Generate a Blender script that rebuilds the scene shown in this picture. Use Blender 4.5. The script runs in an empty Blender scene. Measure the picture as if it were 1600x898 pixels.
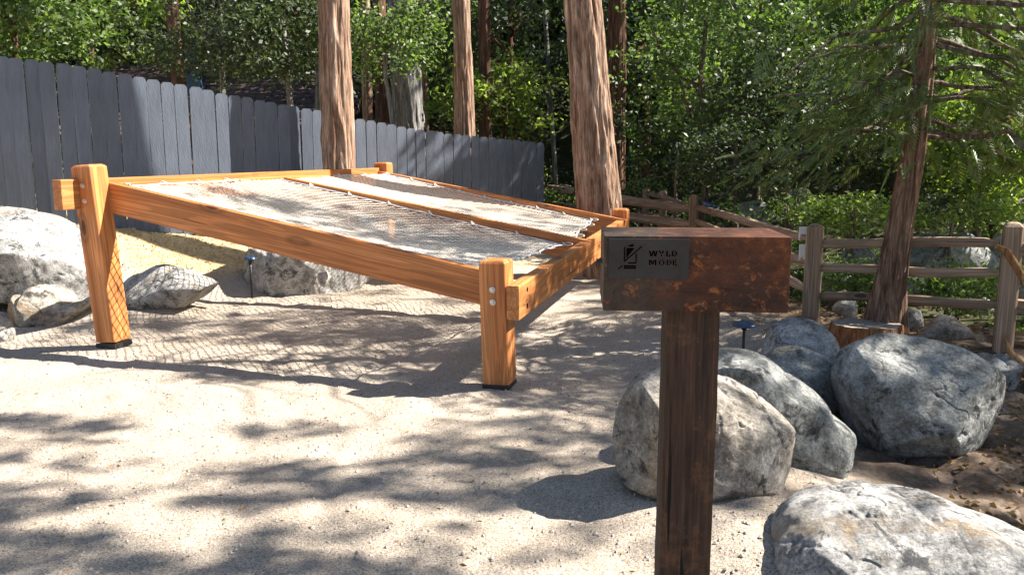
import bpy, bmesh, math, random
import numpy as np
from mathutils import Vector, Matrix, noise
random.seed(7); rng = np.random.default_rng(11)
R = math.radians
scn = bpy.context.scene
col = scn.collection

# ------------------------------------------------------------------ camera, sky, sun, exposure
F, PT, H = 1310.0, 0.157, 1.59            # focal length in pixels of a 1600-wide picture, pitch, eye height
cam_d = bpy.data.cameras.new('camera'); cam = bpy.data.objects.new('camera', cam_d); col.objects.link(cam)
cam_d.sensor_width = 36.0; cam_d.lens = 36.0 * F / 1600.0
cam_d.clip_start = 0.05; cam_d.clip_end = 600
cam.location = (0, 0, H); cam.rotation_euler = (R(90) - PT, 0, 0)
scn.camera = cam
SUN = Vector((1.03, 0.16, 1.0))           # towards the sun
w = bpy.data.worlds.new('World'); scn.world = w; w.use_nodes = True
nt = w.node_tree; bg = nt.nodes['Background']
sky = nt.nodes.new('ShaderNodeTexSky'); sky.sky_type = 'NISHITA'; sky.sun_disc = False
sky.sun_elevation = math.asin(SUN.normalized().z); sky.sun_rotation = math.atan2(SUN.x, SUN.y)
nt.links.new(sky.outputs[0], bg.inputs[0]); bg.inputs[1].default_value = 0.05
sd = bpy.data.lights.new('sun', 'SUN'); sd.energy = 5.0; sd.angle = R(0.5); sd.color = (1.0, 0.93, 0.84)
so = bpy.data.objects.new('sun', sd); col.objects.link(so)
so.rotation_euler = SUN.to_track_quat('Z', 'Y').to_euler(); so.location = (20, 5, 20)
scn.view_settings.view_transform = 'Standard'; scn.view_settings.look = 'None'
scn.view_settings.gamma = 1; scn.view_settings.use_curve_mapping = False
scn.view_settings.exposure = 1.9

# ------------------------------------------------------------------ helpers
def at(u, v, Y):
    a = (u - 800) / F; b = -(v - 449) / F
    r = Vector((a, math.cos(PT) + b * math.sin(PT), -math.sin(PT) + b * math.cos(PT)))
    r *= Y / r.y
    return Vector((r.x, r.y, r.z + H))
def on_ground(u, v, z=0.0):
    a = (u - 800) / F; b = -(v - 449) / F
    r = Vector((a, math.cos(PT) + b * math.sin(PT), -math.sin(PT) + b * math.cos(PT)))
    r *= (z - H) / r.z
    return Vector((r.x, r.y, z))

class MB:
    """collects geometry for ONE mesh object"""
    def __init__(s): s.v = []; s.f = []
    def add(s, vs, fs):
        o = len(s.v); s.v += [tuple(v) for v in vs]; s.f += [tuple(i + o for i in f) for f in fs]; return s
    def box(s, x0, x1, y0, y1, z0, z1, bev=0.0):
        if bev <= 0:
            vs = [(x, y, z) for x in (x0, x1) for y in (y0, y1) for z in (z0, z1)]
            fs = [(0, 1, 3, 2), (4, 6, 7, 5), (0, 4, 5, 1), (2, 3, 7, 6), (0, 2, 6, 4), (1, 5, 7, 3)]
            return s.add(vs, fs)
        bm = bmesh.new(); bmesh.ops.create_cube(bm, size=1)
        for v in bm.verts:
            v.co = Vector((x0 + (v.co.x + .5) * (x1 - x0), y0 + (v.co.y + .5) * (y1 - y0), z0 + (v.co.z + .5) * (z1 - z0)))
        bmesh.ops.bevel(bm, geom=list(bm.edges), offset=bev, segments=2, affect='EDGES', profile=0.6)
        bm.verts.index_update()
        s.add([v.co for v in bm.verts], [[v.index for v in f.verts] for f in bm.faces]); bm.free(); return s
    def tube(s, pts, rad, n=8, cap=True):
        pts = [Vector(p) for p in pts]; rr = rad if isinstance(rad, (list, tuple)) else [rad] * len(pts)
        vs = []; fs = []
        for i, p in enumerate(pts):
            t = (pts[min(i + 1, len(pts) - 1)] - pts[max(i - 1, 0)]).normalized()
            a = Vector((0, 0, 1)) if abs(t.z) < .9 else Vector((1, 0, 0))
            b = t.cross(a).normalized(); c = t.cross(b)
            for k in range(n):
                an = 2 * math.pi * k / n
                vs.append(p + (b * math.cos(an) + c * math.sin(an)) * rr[i])
        for i in range(len(pts) - 1):
            for k in range(n):
                k2 = (k + 1) % n
                fs.append((i * n + k, i * n + k2, (i + 1) * n + k2, (i + 1) * n + k))
        if cap: fs.append(tuple(range(n))[::-1]); fs.append(tuple((len(pts) - 1) * n + k for k in range(n)))
        return s.add(vs, fs)
    def lathe(s, prof, n=24, c=(0, 0, 0)):
        vs = []; fs = []
        for r, z in prof:
            for k in range(n):
                an = 2 * math.pi * k / n; vs.append((c[0] + r * math.cos(an), c[1] + r * math.sin(an), c[2] + z))
        for i in range(len(prof) - 1):
            for k in range(n):
                k2 = (k + 1) % n; fs.append((i * n + k, i * n + k2, (i + 1) * n + k2, (i + 1) * n + k))
        fs.append(tuple(range(n))[::-1]); fs.append(tuple((len(prof) - 1) * n + k for k in range(n)))
        return s.add(vs, fs)
    def build(s, name, mat, parent=None, smooth=False):
        me = bpy.data.meshes.new(name); me.from_pydata(s.v, [], s.f); me.validate()
        return link(name, me, mat, parent, smooth)
def link(name, me, mat, parent=None, smooth=False):
    if mat and not me.materials: me.materials.append(mat)
    if smooth: me.polygons.foreach_set('use_smooth', [True] * len(me.polygons))
    o = bpy.data.objects.new(name, me); col.objects.link(o)
    if parent: o.parent = parent
    return o
def tag(o, label=None, cat=None, group=None, kind=None):
    if label: o['label'] = label
    if cat: o['category'] = cat
    if group: o['group'] = group
    if kind: o['kind'] = kind
    return o
def empty(name, loc, label, cat, group=None, rz=0):
    o = bpy.data.objects.new(name, None); col.objects.link(o); o.location = loc; o.rotation_euler = (0, 0, rz)
    o.empty_display_size = .1
    return tag(o, label, cat, group)
def fix(o, origin):
    """parts built in world coordinates: put them under their thing without moving them"""
    o.matrix_parent_inverse = Matrix.Translation(-Vector(origin)); return o
def quads(name, verts, mat, parent=None, nper=4):
    """numpy array (N,nper,3) -> one mesh of N polygons"""
    n = len(verts); me = bpy.data.meshes.new(name)
    me.vertices.add(n * nper); me.vertices.foreach_set('co', np.ascontiguousarray(verts, dtype=np.float32).ravel())
    me.loops.add(n * nper); me.loops.foreach_set('vertex_index', np.arange(n * nper, dtype=np.int32))
    me.polygons.add(n); me.polygons.foreach_set('loop_start', np.arange(0, n * nper, nper, dtype=np.int32))
    me.update(calc_edges=True)
    return link(name, me, mat, parent)
def smoothstep(a, b, x):
    t = np.clip((x - a) / (b - a), 0, 1); return t * t * (3 - 2 * t)

# vectorised value noise
_T = rng.random((64, 64, 64)).astype(np.float32)
def vn(x, y, z=0.0):
    x, y, z = np.broadcast_arrays(np.asarray(x, float), np.asarray(y, float), np.asarray(z, float))
    xi, yi, zi = np.floor(x).astype(int), np.floor(y).astype(int), np.floor(z).astype(int)
    fx, fy, fz = x - xi, y - yi, z - zi
    fx, fy, fz = [q * q * (3 - 2 * q) for q in (fx, fy, fz)]
    r = 0
    for a in (0, 1):
        for b in (0, 1):
            for c in (0, 1):
                r = r + _T[(xi + a) % 64, (yi + b) % 64, (zi + c) % 64] * (fx if a else 1 - fx) * (fy if b else 1 - fy) * (fz if c else 1 - fz)
    return r
def fbm(x, y, z=0.0, o=4):
    r = 0; a = .5
    for k in range(o): r = r + a * vn(x * 2 ** k + 7.3 * k, y * 2 ** k + 3.1 * k, np.asarray(z) * 2 ** k + 1.7 * k); a *= .5
    return r / (1 - .5 ** o)

# ------------------------------------------------------------------ materials
class NT:
    def __init__(s, name):
        s.m = bpy.data.materials.new(name); s.m.use_nodes = True; s.t = s.m.node_tree
        s.b = s.t.nodes['Principled BSDF']; s.out = s.t.nodes['Material Output']
    def n(s, typ, **kw):
        nd = s.t.nodes.new('ShaderNode' + typ)
        for k, v in kw.items():
            if hasattr(nd, k): setattr(nd, k, v)
            else: nd.inputs[k].default_value = v
        return nd
    def l(s, a, b): s.t.links.new(a, b)
    def coord(s, scale=(1, 1, 1), kind='Object', rot=(0, 0, 0)):
        tc = s.n('TexCoord'); mp = s.n('Mapping'); mp.inputs['Scale'].default_value = scale; mp.inputs['Rotation'].default_value = rot
        s.l(tc.outputs[kind], mp.inputs[0]); return mp.outputs[0]
    def noise(s, vec, scale, detail=6, rough=.6, dist=0.0):
        nd = s.n('TexNoise'); nd.inputs['Scale'].default_value = scale; nd.inputs['Detail'].default_value = detail
        nd.inputs['Roughness'].default_value = rough; nd.inputs['Distortion'].default_value = dist
        s.l(vec, nd.inputs['Vector']); return nd.outputs['Fac']
    def vor(s, vec, scale, feature='F1', out='Distance'):
        nd = s.n('TexVoronoi'); nd.feature = feature; nd.inputs['Scale'].default_value = scale; s.l(vec, nd.inputs['Vector']); return nd.outputs[out]
    def ramp(s, fac, stops):
        nd = s.n('ValToRGB'); el = nd.color_ramp.elements
        while len(el) > 1: el.remove(el[0])
        for i, (p, c) in enumerate(stops):
            e = el[0] if i == 0 else el.new(p)
            e.position = p; e.color = (*c, 1) if not isinstance(c, (int, float)) else (c, c, c, 1)
        s.l(fac, nd.inputs[0]); return nd.outputs[0]
    def mix(s, f, a, b, mode='MIX'):
        nd = s.n('Mix'); nd.data_type = 'RGBA'; nd.blend_type = mode
        for sock, x in ((nd.inputs[0], f), (nd.inputs[6], a), (nd.inputs[7], b)):
            if isinstance(x, (int, float)): sock.default_value = x
            elif isinstance(x, tuple): sock.default_value = (*x, 1)
            else: s.l(x, sock)
        return nd.outputs[2]
    def math(s, op, a, b=0.0):
        nd = s.n('Math'); nd.operation = op
        for sock, x in ((nd.inputs[0], a), (nd.inputs[1], b)):
            if isinstance(x, (int, float)): sock.default_value = x
            else: s.l(x, sock)
        return nd.outputs[0]
    def bump(s, h, dist, strength=1.0, prev=None):
        nd = s.n('Bump'); nd.inputs['Strength'].default_value = strength; nd.inputs['Distance'].default_value = dist
        s.l(h, nd.inputs['Height'])
        if prev is not None: s.l(prev, nd.inputs['Normal'])
        s.l(nd.outputs[0], s.b.inputs['Normal']); return nd.outputs[0]
    def col(s, c): s.l(c, s.b.inputs['Base Color']) if not isinstance(c, tuple) else setattr(s.b.inputs['Base Color'], 'default_value', (*c, 1))
    def rough(s, r, spec=.5):
        s.b.inputs['Specular IOR Level'].default_value = spec
        if isinstance(r, (int, float)): s.b.inputs['Roughness'].default_value = r
        else: s.l(r, s.b.inputs['Roughness'])

def m_timber(name, dark, mid, light, rough=.5, crack=.6, wave=.72):
    t = NT(name); oi = t.n('ObjectInfo')
    c0 = t.coord((1, 1, 1)); add = t.n('VectorMath'); add.operation = 'ADD'; t.l(c0, add.inputs[0])
    sc = t.n('VectorMath'); sc.operation = 'SCALE'; cx = t.n('CombineXYZ'); 
    for k in range(3): t.l(oi.outputs['Random'], cx.inputs[k])
    t.l(cx.outputs[0], sc.inputs[0]); sc.inputs['Scale'].default_value = 37.0; t.l(sc.outputs[0], add.inputs[1])
    v = add.outputs[0]
    m1 = t.n('Mapping'); m1.inputs['Scale'].default_value = (.22, 7, 7); t.l(v, m1.inputs[0])
    warp = t.noise(m1.outputs[0], 1.5, 2, .4, .25)
    wv = t.math('SINE', t.math('MULTIPLY', warp, 70.0))
    m2 = t.n('Mapping'); m2.inputs['Scale'].default_value = (3, 120, 120); t.l(v, m2.inputs[0])
    fine = t.noise(m2.outputs[0], 1.0, 6, .7)
    base = t.ramp(warp, [(.25, dark), (.5, mid), (.75, light)])
    g = t.ramp(wv, [(0, wave), (.5, 1.0), (1, 1.06)])
    c = t.mix(1.0, base, g, 'MULTIPLY')
    c = t.mix(.5, c, t.ramp(fine, [(.3, .55), (.6, 1.12)]), 'MULTIPLY')
    m3 = t.n('Mapping'); m3.inputs['Scale'].default_value = (1.1, 3.2, 3.2); t.l(v, m3.inputs[0])
    kn = t.vor(m3.outputs[0], 1.3)
    kr = t.ramp(kn, [(.0, .12), (.08, .3), (.11, .85), (.16, .6), (.23, 1.0)])
    c = t.mix(1.0, c, kr, 'MULTIPLY')
    m4 = t.n('Mapping'); m4.inputs['Scale'].default_value = (.8, 34, 34); t.l(v, m4.inputs[0])
    cr = t.noise(m4.outputs[0], 1.2, 3, .5, .4)
    crk = t.ramp(cr, [(.30, .12), (.33, 1.0)])
    c = t.mix(crack, c, crk, 'MULTIPLY')
    big = t.noise(t.coord((1, 1, 1)), 2.2, 3)
    c = t.mix(.45, c, t.ramp(big, [(.3, .72), (.7, 1.15)]), 'MULTIPLY')
    t.col(c); t.rough(rough, .35)
    hb = t.math('ADD', t.math('MULTIPLY', fine, .5), crk); t.bump(hb, .002, .6)
    return t.m
M = {}
M['cedar'] = m_timber('stained_cedar', (.40, .13, .036), (.54, .20, .06), (.66, .28, .10))
M['weathered'] = m_timber('weathered_rail', (.21, .14, .09), (.31, .215, .145), (.42, .31, .22), .85, .8)
M['dark_post'] = m_timber('dark_oiled_post', (.009, .005, .0035), (.019, .0105, .007), (.042, .022, .014), .6, .95, .93)
def m_oldpost():
    t = NT('dark_rough_timber'); v = t.coord((1.3, 42, 42)); a = t.noise(v, 1.0, 8, .75, .3); b = t.noise(t.coord((6, 90, 90)), 1.0, 6, .8); p = t.noise(t.coord((1, 1, 1)), 7, 8, .75)
    c = t.ramp(a, [(.3, (.006, .004, .003)), (.42, (.022, .012, .008)), (.58, (.05, .026, .016)), (.7, (.10, .055, .034))])
    c = t.mix(.8, c, t.ramp(b, [(.35, .4), (.6, 1.5)]), 'MULTIPLY'); c = t.mix(t.ramp(p, [(.56, 0.0), (.66, .55)]), c, (.13, .065, .035))
    cr = t.ramp(t.noise(t.coord((.9, 26, 26)), 1.1, 3, .5, .3), [(.33, 0.0), (.36, 1.0)]); c = t.mix(1.0, c, t.mix(1.0, cr, (1, 1, 1), 'MULTIPLY'), 'MULTIPLY')
    sp = t.noise(t.coord((30, 60, 60)), 1.0, 4, .8); c = t.mix(t.ramp(sp, [(.68, 0.0), (.72, .5)]), c, (.3, .25, .2))
    t.col(c); t.rough(.75, .3); h = t.math('ADD', t.math('ADD', a, t.math('MULTIPLY', b, .5)), cr); t.bump(h, .006, .9); return t.m
M['dark_post'] = m_oldpost()
def m_paint():
    t = NT('slate_paint'); oi = t.n('ObjectInfo'); c0 = t.coord((30, 30, 3)); g = t.noise(c0, 1.0, 6, .7)
    c = t.ramp(g, [(.3, (.062, .075, .10)), (.7, (.108, .126, .163))])
    c = t.mix(.55, c, t.ramp(oi.outputs['Random'], [(0, .6), (1, 1.15)]), 'MULTIPLY')
    b = t.noise(t.coord((1, 1, 1)), 2.5, 5, .7)
    c = t.mix(.5, c, t.ramp(b, [(.3, .75), (.7, 1.15)]), 'MULTIPLY')
    kn = t.vor(t.coord((5, 5, 1.6)), 1.2); c = t.mix(.8, c, t.ramp(kn, [(.03, .45), (.08, 1)]), 'MULTIPLY')
    t.col(c); t.rough(.42, .5); t.b.inputs['Sheen Weight'].default_value = .6; t.b.inputs['Sheen Roughness'].default_value = .45; t.b.inputs['Sheen Tint'].default_value = (.8, .9, 1, 1)
    w_ = t.n('TexWave'); w_.inputs['Scale'].default_value = 6; w_.inputs['Distortion'].default_value = 9; w_.inputs['Detail'].default_value = 3; w_.bands_direction = 'DIAGONAL'
    t.l(t.coord((3, 3, 1)), w_.inputs['Vector'])
    n1 = t.bump(g, .006, .7); t.bump(w_.outputs['Fac'], .0015, .4, n1)
    return t.m
M['paint'] = m_paint()
def m_bark(name, a, b, c_, vs=1.0):
    t = NT(name); v = t.coord((10, 10, .6)); n1 = t.noise(v, 1.8 * vs, 8, .65, .8)
    v2 = t.coord((30, 30, 3.5)); n2 = t.noise(v2, 1.0, 6, .7)
    c = t.ramp(n1, [(.32, a), (.5, b), (.68, c_)])
    c = t.mix(.7, c, t.ramp(n2, [(.36, .22), (.58, 1.2)]), 'MULTIPLY')
    pt = t.noise(t.coord((1, 1, 1)), 1.7, 4); c = t.mix(.5, c, t.ramp(pt, [(.3, .7), (.7, 1.15)]), 'MULTIPLY')
    t.col(c); t.rough(.9, .15)
    h = t.math('ADD', n1, t.math('MULTIPLY', n2, .6)); t.bump(h, .035, .9)
    return t.m
M['cedar_bark'] = m_bark('cedar_bark', (.10, .05, .03), (.30, .19, .13), (.52, .40, .31))
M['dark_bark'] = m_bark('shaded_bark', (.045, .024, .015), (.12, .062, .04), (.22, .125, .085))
M['thin_bark'] = m_bark('young_cedar_bark', (.08, .045, .03), (.22, .13, .085), (.38, .27, .2), 1.5)
M['grey_bark'] = m_bark('grey_bark', (.09, .085, .08), (.2, .19, .18), (.34, .33, .32))
M['twig'] = m_bark('twig_bark', (.07, .05, .035), (.16, .12, .09), (.3, .25, .2))
def m_leaf(name, cols, trans=.3, rough=.52, spec=.45):
    t = NT(name); g = t.n('NewGeometry')
    c = t.ramp(g.outputs['Random Per Island'], [(i / (len(cols) - 1), k) for i, k in enumerate(cols)])
    n = t.noise(t.coord((1, 1, 1)), .9, 2); c = t.mix(.6, c, t.ramp(n, [(.35, .65), (.65, 1.25)]), 'MULTIPLY')
    t.col(c); t.rough(rough, spec)
    tr = t.n('BsdfTranslucent'); br = t.mix(1.0, c, (1.6, 1.9, .7), 'MULTIPLY'); t.l(br, tr.inputs[0])
    mx = t.n('MixShader'); mx.inputs[0].default_value = trans
    t.l(t.b.outputs[0], mx.inputs[1]); t.l(tr.outputs[0], mx.inputs[2]); t.l(mx.outputs[0], t.out.inputs[0])
    return t.m
M['leaf_dark'] = m_leaf('oak_leaf', [(.028, .042, .02), (.045, .065, .028), (.075, .1, .05), (.04, .06, .032)])
M['leaf_mid'] = m_leaf('maple_leaf', [(.045, .08, .024), (.09, .14, .04), (.16, .21, .07), (.06, .1, .04)], .4)
M['leaf_bright'] = m_leaf('sunlit_leaf', [(.09, .135, .03), (.16, .215, .05), (.25, .29, .09), (.12, .175, .035)], .45)
M['cedar_leaf'] = m_leaf('cedar_spray', [(.05, .08, .028), (.08, .125, .035), (.13, .175, .055), (.16, .15, .05)], .25, .5)
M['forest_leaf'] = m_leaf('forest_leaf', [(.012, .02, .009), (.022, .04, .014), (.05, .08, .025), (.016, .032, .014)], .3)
M['litter'] = m_leaf('leaf_litter', [(.24, .13, .06), (.33, .2, .1), (.16, .09, .05), (.4, .3, .2)], .1, .8, .2)
M['chips'] = m_leaf('wood_chips', [(.5, .38, .22), (.62, .5, .33), (.4, .28, .15), (.68, .58, .42)], .05, .9, .2)
def m_rock(name, lo, mid, hi, brown, scale=1.0, dark=(.03, .032, .035)):
    t = NT(name); oi = t.n('ObjectInfo'); v = t.coord((1, 1, 1))
    add = t.n('VectorMath'); add.operation = 'ADD'; t.l(v, add.inputs[0]); cx = t.n('CombineXYZ')
    r = t.math('MULTIPLY', oi.outputs['Random'], 50.0)
    for k in range(3): t.l(r, cx.inputs[k])
    t.l(cx.outputs[0], add.inputs[1]); v = add.outputs[0]
    a = t.noise(v, 2.6 * scale, 12, .68, .3); b = t.noise(v, 9 * scale, 10, .75); f = t.noise(v, 70, 5, .85)
    c = t.ramp(a, [(.3, lo), (.5, mid), (.68, hi)])
    c = t.mix(.85, c, t.ramp(b, [(.36, .2), (.5, .95), (.63, 1.5)]), 'MULTIPLY')
    c = t.mix(.7, c, t.ramp(f, [(.36, .3), (.5, 1.0), (.62, 1.5)]), 'MULTIPLY')
    d = t.noise(v, 1.5 * scale, 8, .7, .8); c = t.mix(t.ramp(d, [(.56, 0.0), (.66, .8)]), c, brown)
    e = t.noise(v, 4.5 * scale, 10, .75, .4); c = t.mix(t.ramp(e, [(.55, 0.0), (.60, .85)]), c, dark)
    li = t.noise(v, 14 * scale, 8, .8); c = t.mix(t.ramp(li, [(.64, 0.0), (.69, .75)]), c, (.62, .62, .6))
    t.col(c); t.rough(.85, .25)
    n1 = t.bump(a, .09, .7); n2 = t.bump(b, .035, .9, n1); t.bump(f, .006, .8, n2)
    return t.m
M['granite'] = m_rock('granite', (.27, .265, .255), (.36, .355, .34), (.5, .49, .465), (.30, .22, .13))
M['granite_blue'] = m_rock('blue_granite', (.15, .155, .145), (.27, .28, .265), (.45, .45, .42), (.2, .17, .11))
M['granite_brown'] = m_rock('brown_granite', (.22, .19, .155), (.36, .32, .265), (.54, .5, .44), (.32, .21, .11))
def m_ground():
    t = NT('ground'); v = t.coord((1, 1, 1)); at_ = t.n('Attribute'); at_.attribute_name = 'zone'
    sep = t.n('SeparateColor'); t.l(at_.outputs['Color'], sep.inputs[0])
    a = t.noise(v, 1.3, 8, .6); g = t.noise(v, 110, 3, .85); g2 = t.noise(v, 38, 6, .8)
    sand = t.ramp(a, [(.3, (.335, .28, .22)), (.7, (.455, .39, .315))])
    sand = t.mix(.8, sand, t.ramp(g, [(.36, .12), (.47, .95), (.62, 1.45)]), 'MULTIPLY')
    sand = t.mix(.6, sand, t.ramp(g2, [(.3, .55), (.5, 1.0), (.7, 1.2)]), 'MULTIPLY')
    pb = t.vor(v, 230, 'F1', 'Color'); ps = t.n('SeparateColor'); t.l(pb, ps.inputs[0])
    sand = t.mix(t.ramp(ps.outputs[0], [(.9, 0.0), (.91, .5)]), sand, (.16, .12, .1))
    sand = t.mix(t.ramp(ps.outputs[1], [(.93, 0.0), (.94, .6)]), sand, (.62, .58, .52))
    s1 = t.noise(v, 6, 8, .7)
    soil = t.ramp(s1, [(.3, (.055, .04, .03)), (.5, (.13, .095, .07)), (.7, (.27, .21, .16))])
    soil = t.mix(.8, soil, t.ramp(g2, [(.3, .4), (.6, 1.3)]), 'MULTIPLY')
    straw = t.ramp(g2, [(.3, (.3, .2, .1)), (.5, (.52, .38, .19)), (.7, (.66, .53, .33))])
    straw = t.mix(.6, straw, t.ramp(s1, [(.35, .6), (.6, 1.1)]), 'MULTIPLY')
    moss = t.ramp(s1, [(.3, (.02, .022, .012)), (.6, (.07, .07, .035)), (.75, (.16, .12, .08))])
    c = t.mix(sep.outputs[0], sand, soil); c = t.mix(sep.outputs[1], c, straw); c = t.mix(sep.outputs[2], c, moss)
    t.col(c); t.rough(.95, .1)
    n1 = t.bump(t.noise(v, 9, 8, .7), .05, .6); n2 = t.bump(g2, .008, .8, n1); t.bump(g, .004, .9, n2)
    return t.m
M['ground'] = m_ground()
def m_rust():
    t = NT('rusty_steel'); v = t.coord((1, 1, 1)); a = t.noise(v, 7, 10, .7, .4); b = t.noise(v, 45, 8, .75); st = t.noise(t.coord((4, 1, 26)), 1, 6, .7)
    c = t.ramp(a, [(.32, (.018, .009, .007)), (.48, (.044, .016, .009)), (.62, (.085, .029, .012)), (.75, (.19, .075, .028))])
    c = t.mix(.6, c, t.ramp(b, [(.3, .45), (.6, 1.2)]), 'MULTIPLY')
    c = t.mix(.8, c, t.ramp(st, [(.35, .35), (.6, 1.35)]), 'MULTIPLY')
    # mill scale left on the side under the plate, orange run-off on the lower edge
    tc = t.n('TexCoord'); sp = t.n('SeparateXYZ'); t.l(tc.outputs['Object'], sp.inputs[0])
    xx = t.math('ADD', sp.outputs[0], t.math('MULTIPLY', a, .18)); f = t.ramp(xx, [(.0, 1.0), (.5, 1.0), (.56, 0.0)])
    mr = t.n('MapRange'); mr.inputs[1].default_value = -.30; mr.inputs[2].default_value = .35; t.l(xx, mr.inputs[0])
    f = t.ramp(mr.outputs[0], [(.38, .8), (.56, 0.0)])
    c = t.mix(f, c, t.ramp(b, [(.3, (.018, .014, .012)), (.7, (.06, .05, .04))]))
    zz = t.math('ADD', sp.outputs[2], t.math('MULTIPLY', b, .07)); mz = t.n('MapRange'); mz.inputs[1].default_value = -.1; mz.inputs[2].default_value = .1; t.l(zz, mz.inputs[0])
    st2 = t.noise(t.coord((14, 1, 3)), 1, 5, .7)
    f2 = t.math('MULTIPLY', t.ramp(mz.outputs[0], [(.17, 1.0), (.27, 0.0)]), t.ramp(st2, [(.56, 0.0), (.8, .5)]))
    c = t.mix(f2, c, (.4, .14, .03))
    lw = t.noise(v, 18, 8, .8); c = t.mix(t.ramp(lw, [(.6, 0.0), (.7, .6)]), c, (.27, .17, .11)); ov = t.noise(v, 26, 9, .8, .5); c = t.mix(t.ramp(ov, [(.55, 0.0), (.64, .75)]), c, (.26, .09, .022)); c = t.mix(t.ramp(ov, [(.36, .8), (.44, 0.0)]), c, (.014, .008, .007))
    t.col(c); t.rough(t.ramp(a, [(.3, .5), (.7, .75)]), .3); t.b.inputs['Metallic'].default_value = .25
    t.bump(b, .0012, .6); return t.m
M['rust'] = m_rust()
def m_simple(name, c, rough=.5, metal=0., var=.25, scale=20, spec=.5, bump=.0):
    t = NT(name); n = t.noise(t.coord((1, 1, 1)), scale, 6, .7)
    cc = t.mix(1.0, c, t.ramp(n, [(.3, 1 - var), (.7, 1 + var)]), 'MULTIPLY'); t.col(cc); t.rough(rough, spec); t.b.inputs['Metallic'].default_value = metal
    if bump: t.bump(n, bump, .7)
    return t.m
M['plate'] = m_simple('dark_steel_plate', (.024, .022, .024), .55, 0, .35, 14, .25)
M['cut'] = m_simple('cut_through_black', (.003, .0025, .0025), 1., 0, .3, 20, 0.)
M['burn'] = m_simple('rust_halo', (.15, .085, .055), .7, 0, .6, 200)
M['steel'] = m_simple('galvanised_bolt', (.6, .6, .6), .35, .9, .2)
M['black_metal'] = m_simple('black_metal', (.02, .02, .022), .45, .3, .3)
M['lamp_metal'] = m_simple('path_light_metal', (.05, .085, .15), .3, .5, .4)
M['rope'] = m_simple('net_rope', (.64, .58, .49), .85, 0, .15, 60)
M['rope_blue'] = m_simple('edge_rope', (.5, .54, .58), .8, 0, .15, 60)
M['white'] = m_simple('white_board', (.75, .75, .73), .6, 0, .08)
M['roof'] = m_simple('dark_shingle', (.075, .05, .05), .9, 0, .5, 8)
M['house_wall'] = m_simple('brown_cladding', (.1, .06, .04), .9, 0, .3, 6)
M['stump'] = m_bark('split_stump', (.12, .045, .02), (.28, .12, .05), (.42, .24, .13), 2)
M['stump_top'] = m_simple('sawn_top', (.27, .23, .19), .9, 0, .4, 18)
M['stone'] = m_simple('pebble', (.35, .31, .27), .9, 0, .6, 9)
M['orange_wood'] = m_bark('snapped_branch', (.2, .08, .03), (.34, .17, .07), (.5, .3, .15), 2)

# ------------------------------------------------------------------ terrain
FX0, FY0, FX1, FY1 = -5.01, 9.8, 0.53, 13.9       # the plank fence line
PROF = [(-60, 78), (0, 85), (60, 92), (127, 101), (150, 104), (200, 114), (248, 123), (300, 132), (360, 146), (410, 155), (450, 163), (500, 171),
        (555, 184), (600, 191), (650, 201), (700, 208), (750, 213), (800, 218), (850, 223)]
def fence_top(x, y):
    u = 800 + F * x / y
    v = np.interp(u, [p[0] for p in PROF], [p[1] for p in PROF]); return at(u, v, y).z
LEFTD = Vector((-1.0, -0.10)).normalized()
_bs = [(-12, 1.0), (-5.01, fence_top(FX0, FY0) - 1.83), (-3.0, fence_top(-3.0, 11.29) - 1.83), (-1.3, fence_top(-1.3, 12.55) - 1.83), (.53, 0.0), (3, 0)]
def terrain(x, y):
    x = np.asarray(x, float); y = np.asarray(y, float)
    fy = np.where(x > FX0, FY0 + (x - FX0) * .74, FY0 + (x - FX0) * .10)      # fence line
    foot = np.where(x > -6.5, 7.75 + (x + 6.5) * .50, 7.75 + (x + 6.5) * .05)
    lvl = np.interp(x, [p[0] for p in _bs], [p[1] for p in _bs])
    wdt = np.maximum(fy - foot, .6)
    z = lvl * smoothstep(0, 1, (y - foot) / wdt) ** .8
    # bank and creek on the right, hillside behind
    rl = 8.3 - (x - 2.9) * 1.0
    dR = (y - np.maximum(rl, 3.0 + 0 * x)) * smoothstep(.5, 2.5, x)
    z = z - .55 * smoothstep(.2, 3.5, dR)
    z = z - .12 * smoothstep(1.2, 2.6, x) * smoothstep(2.0, 4.0, y) * smoothstep(7, 5, y)
    z = z + .30 * np.maximum(0, y - 17 - .06 * np.abs(x)) * smoothstep(17, 24, y)
    n = (fbm(x * .8, y * .8, 1.0) - .5) * .08 + (fbm(x * 3.1, y * 3.1, 5.0) - .5) * .04 - .014 * smoothstep(.58, .7, fbm(x * 6, y * 4.5, 8.0, 2)) + (fbm(x * 14, y * 14, 2.0, 2) - .5) * .008
    far = smoothstep(12, 30, np.hypot(x, y)); n = n + far * (fbm(x * .15, y * .15, 9.) - .5) * 1.5
    z = z + n * (1 + 1.5 * smoothstep(1.2, 2.2, x) * smoothstep(2, 3, y))
    # sand heaped against the rocks
    for (cx_, cy_, rx_, ry_, a_) in ((1.0, 3.75, .62, .5, .06), (2.1, 5.4, .4, .4, .05), (2.1, 2.95, .8, .6, .07), (-4.0, 8.45, .7, .5, .08), (-5.6, 8.1, 1.0, .7, .08)):
        z = z + a_ * np.exp(-np.maximum(0, np.hypot((x - cx_) / rx_, (y - cy_) / ry_) - .75) ** 2 * 14)
    z = z + .09 * np.exp(-(((x - .98) / .35) ** 2 + ((y - 3.15) / .3) ** 2))
    return z
def tz(x, y): return float(terrain(x, y))
def axis(segs):
    out = [segs[0][0]]
    for a, b, st in segs:
        n = max(1, int(round((b - a) / st))); out += list(np.linspace(a, b, n + 1)[1:])
    return np.array(out)
gx = axis([(-140, -20, 6), (-20, -7, .5), (-7, 5.5, .045), (5.5, 16, .3), (16, 140, 6)])
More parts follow.
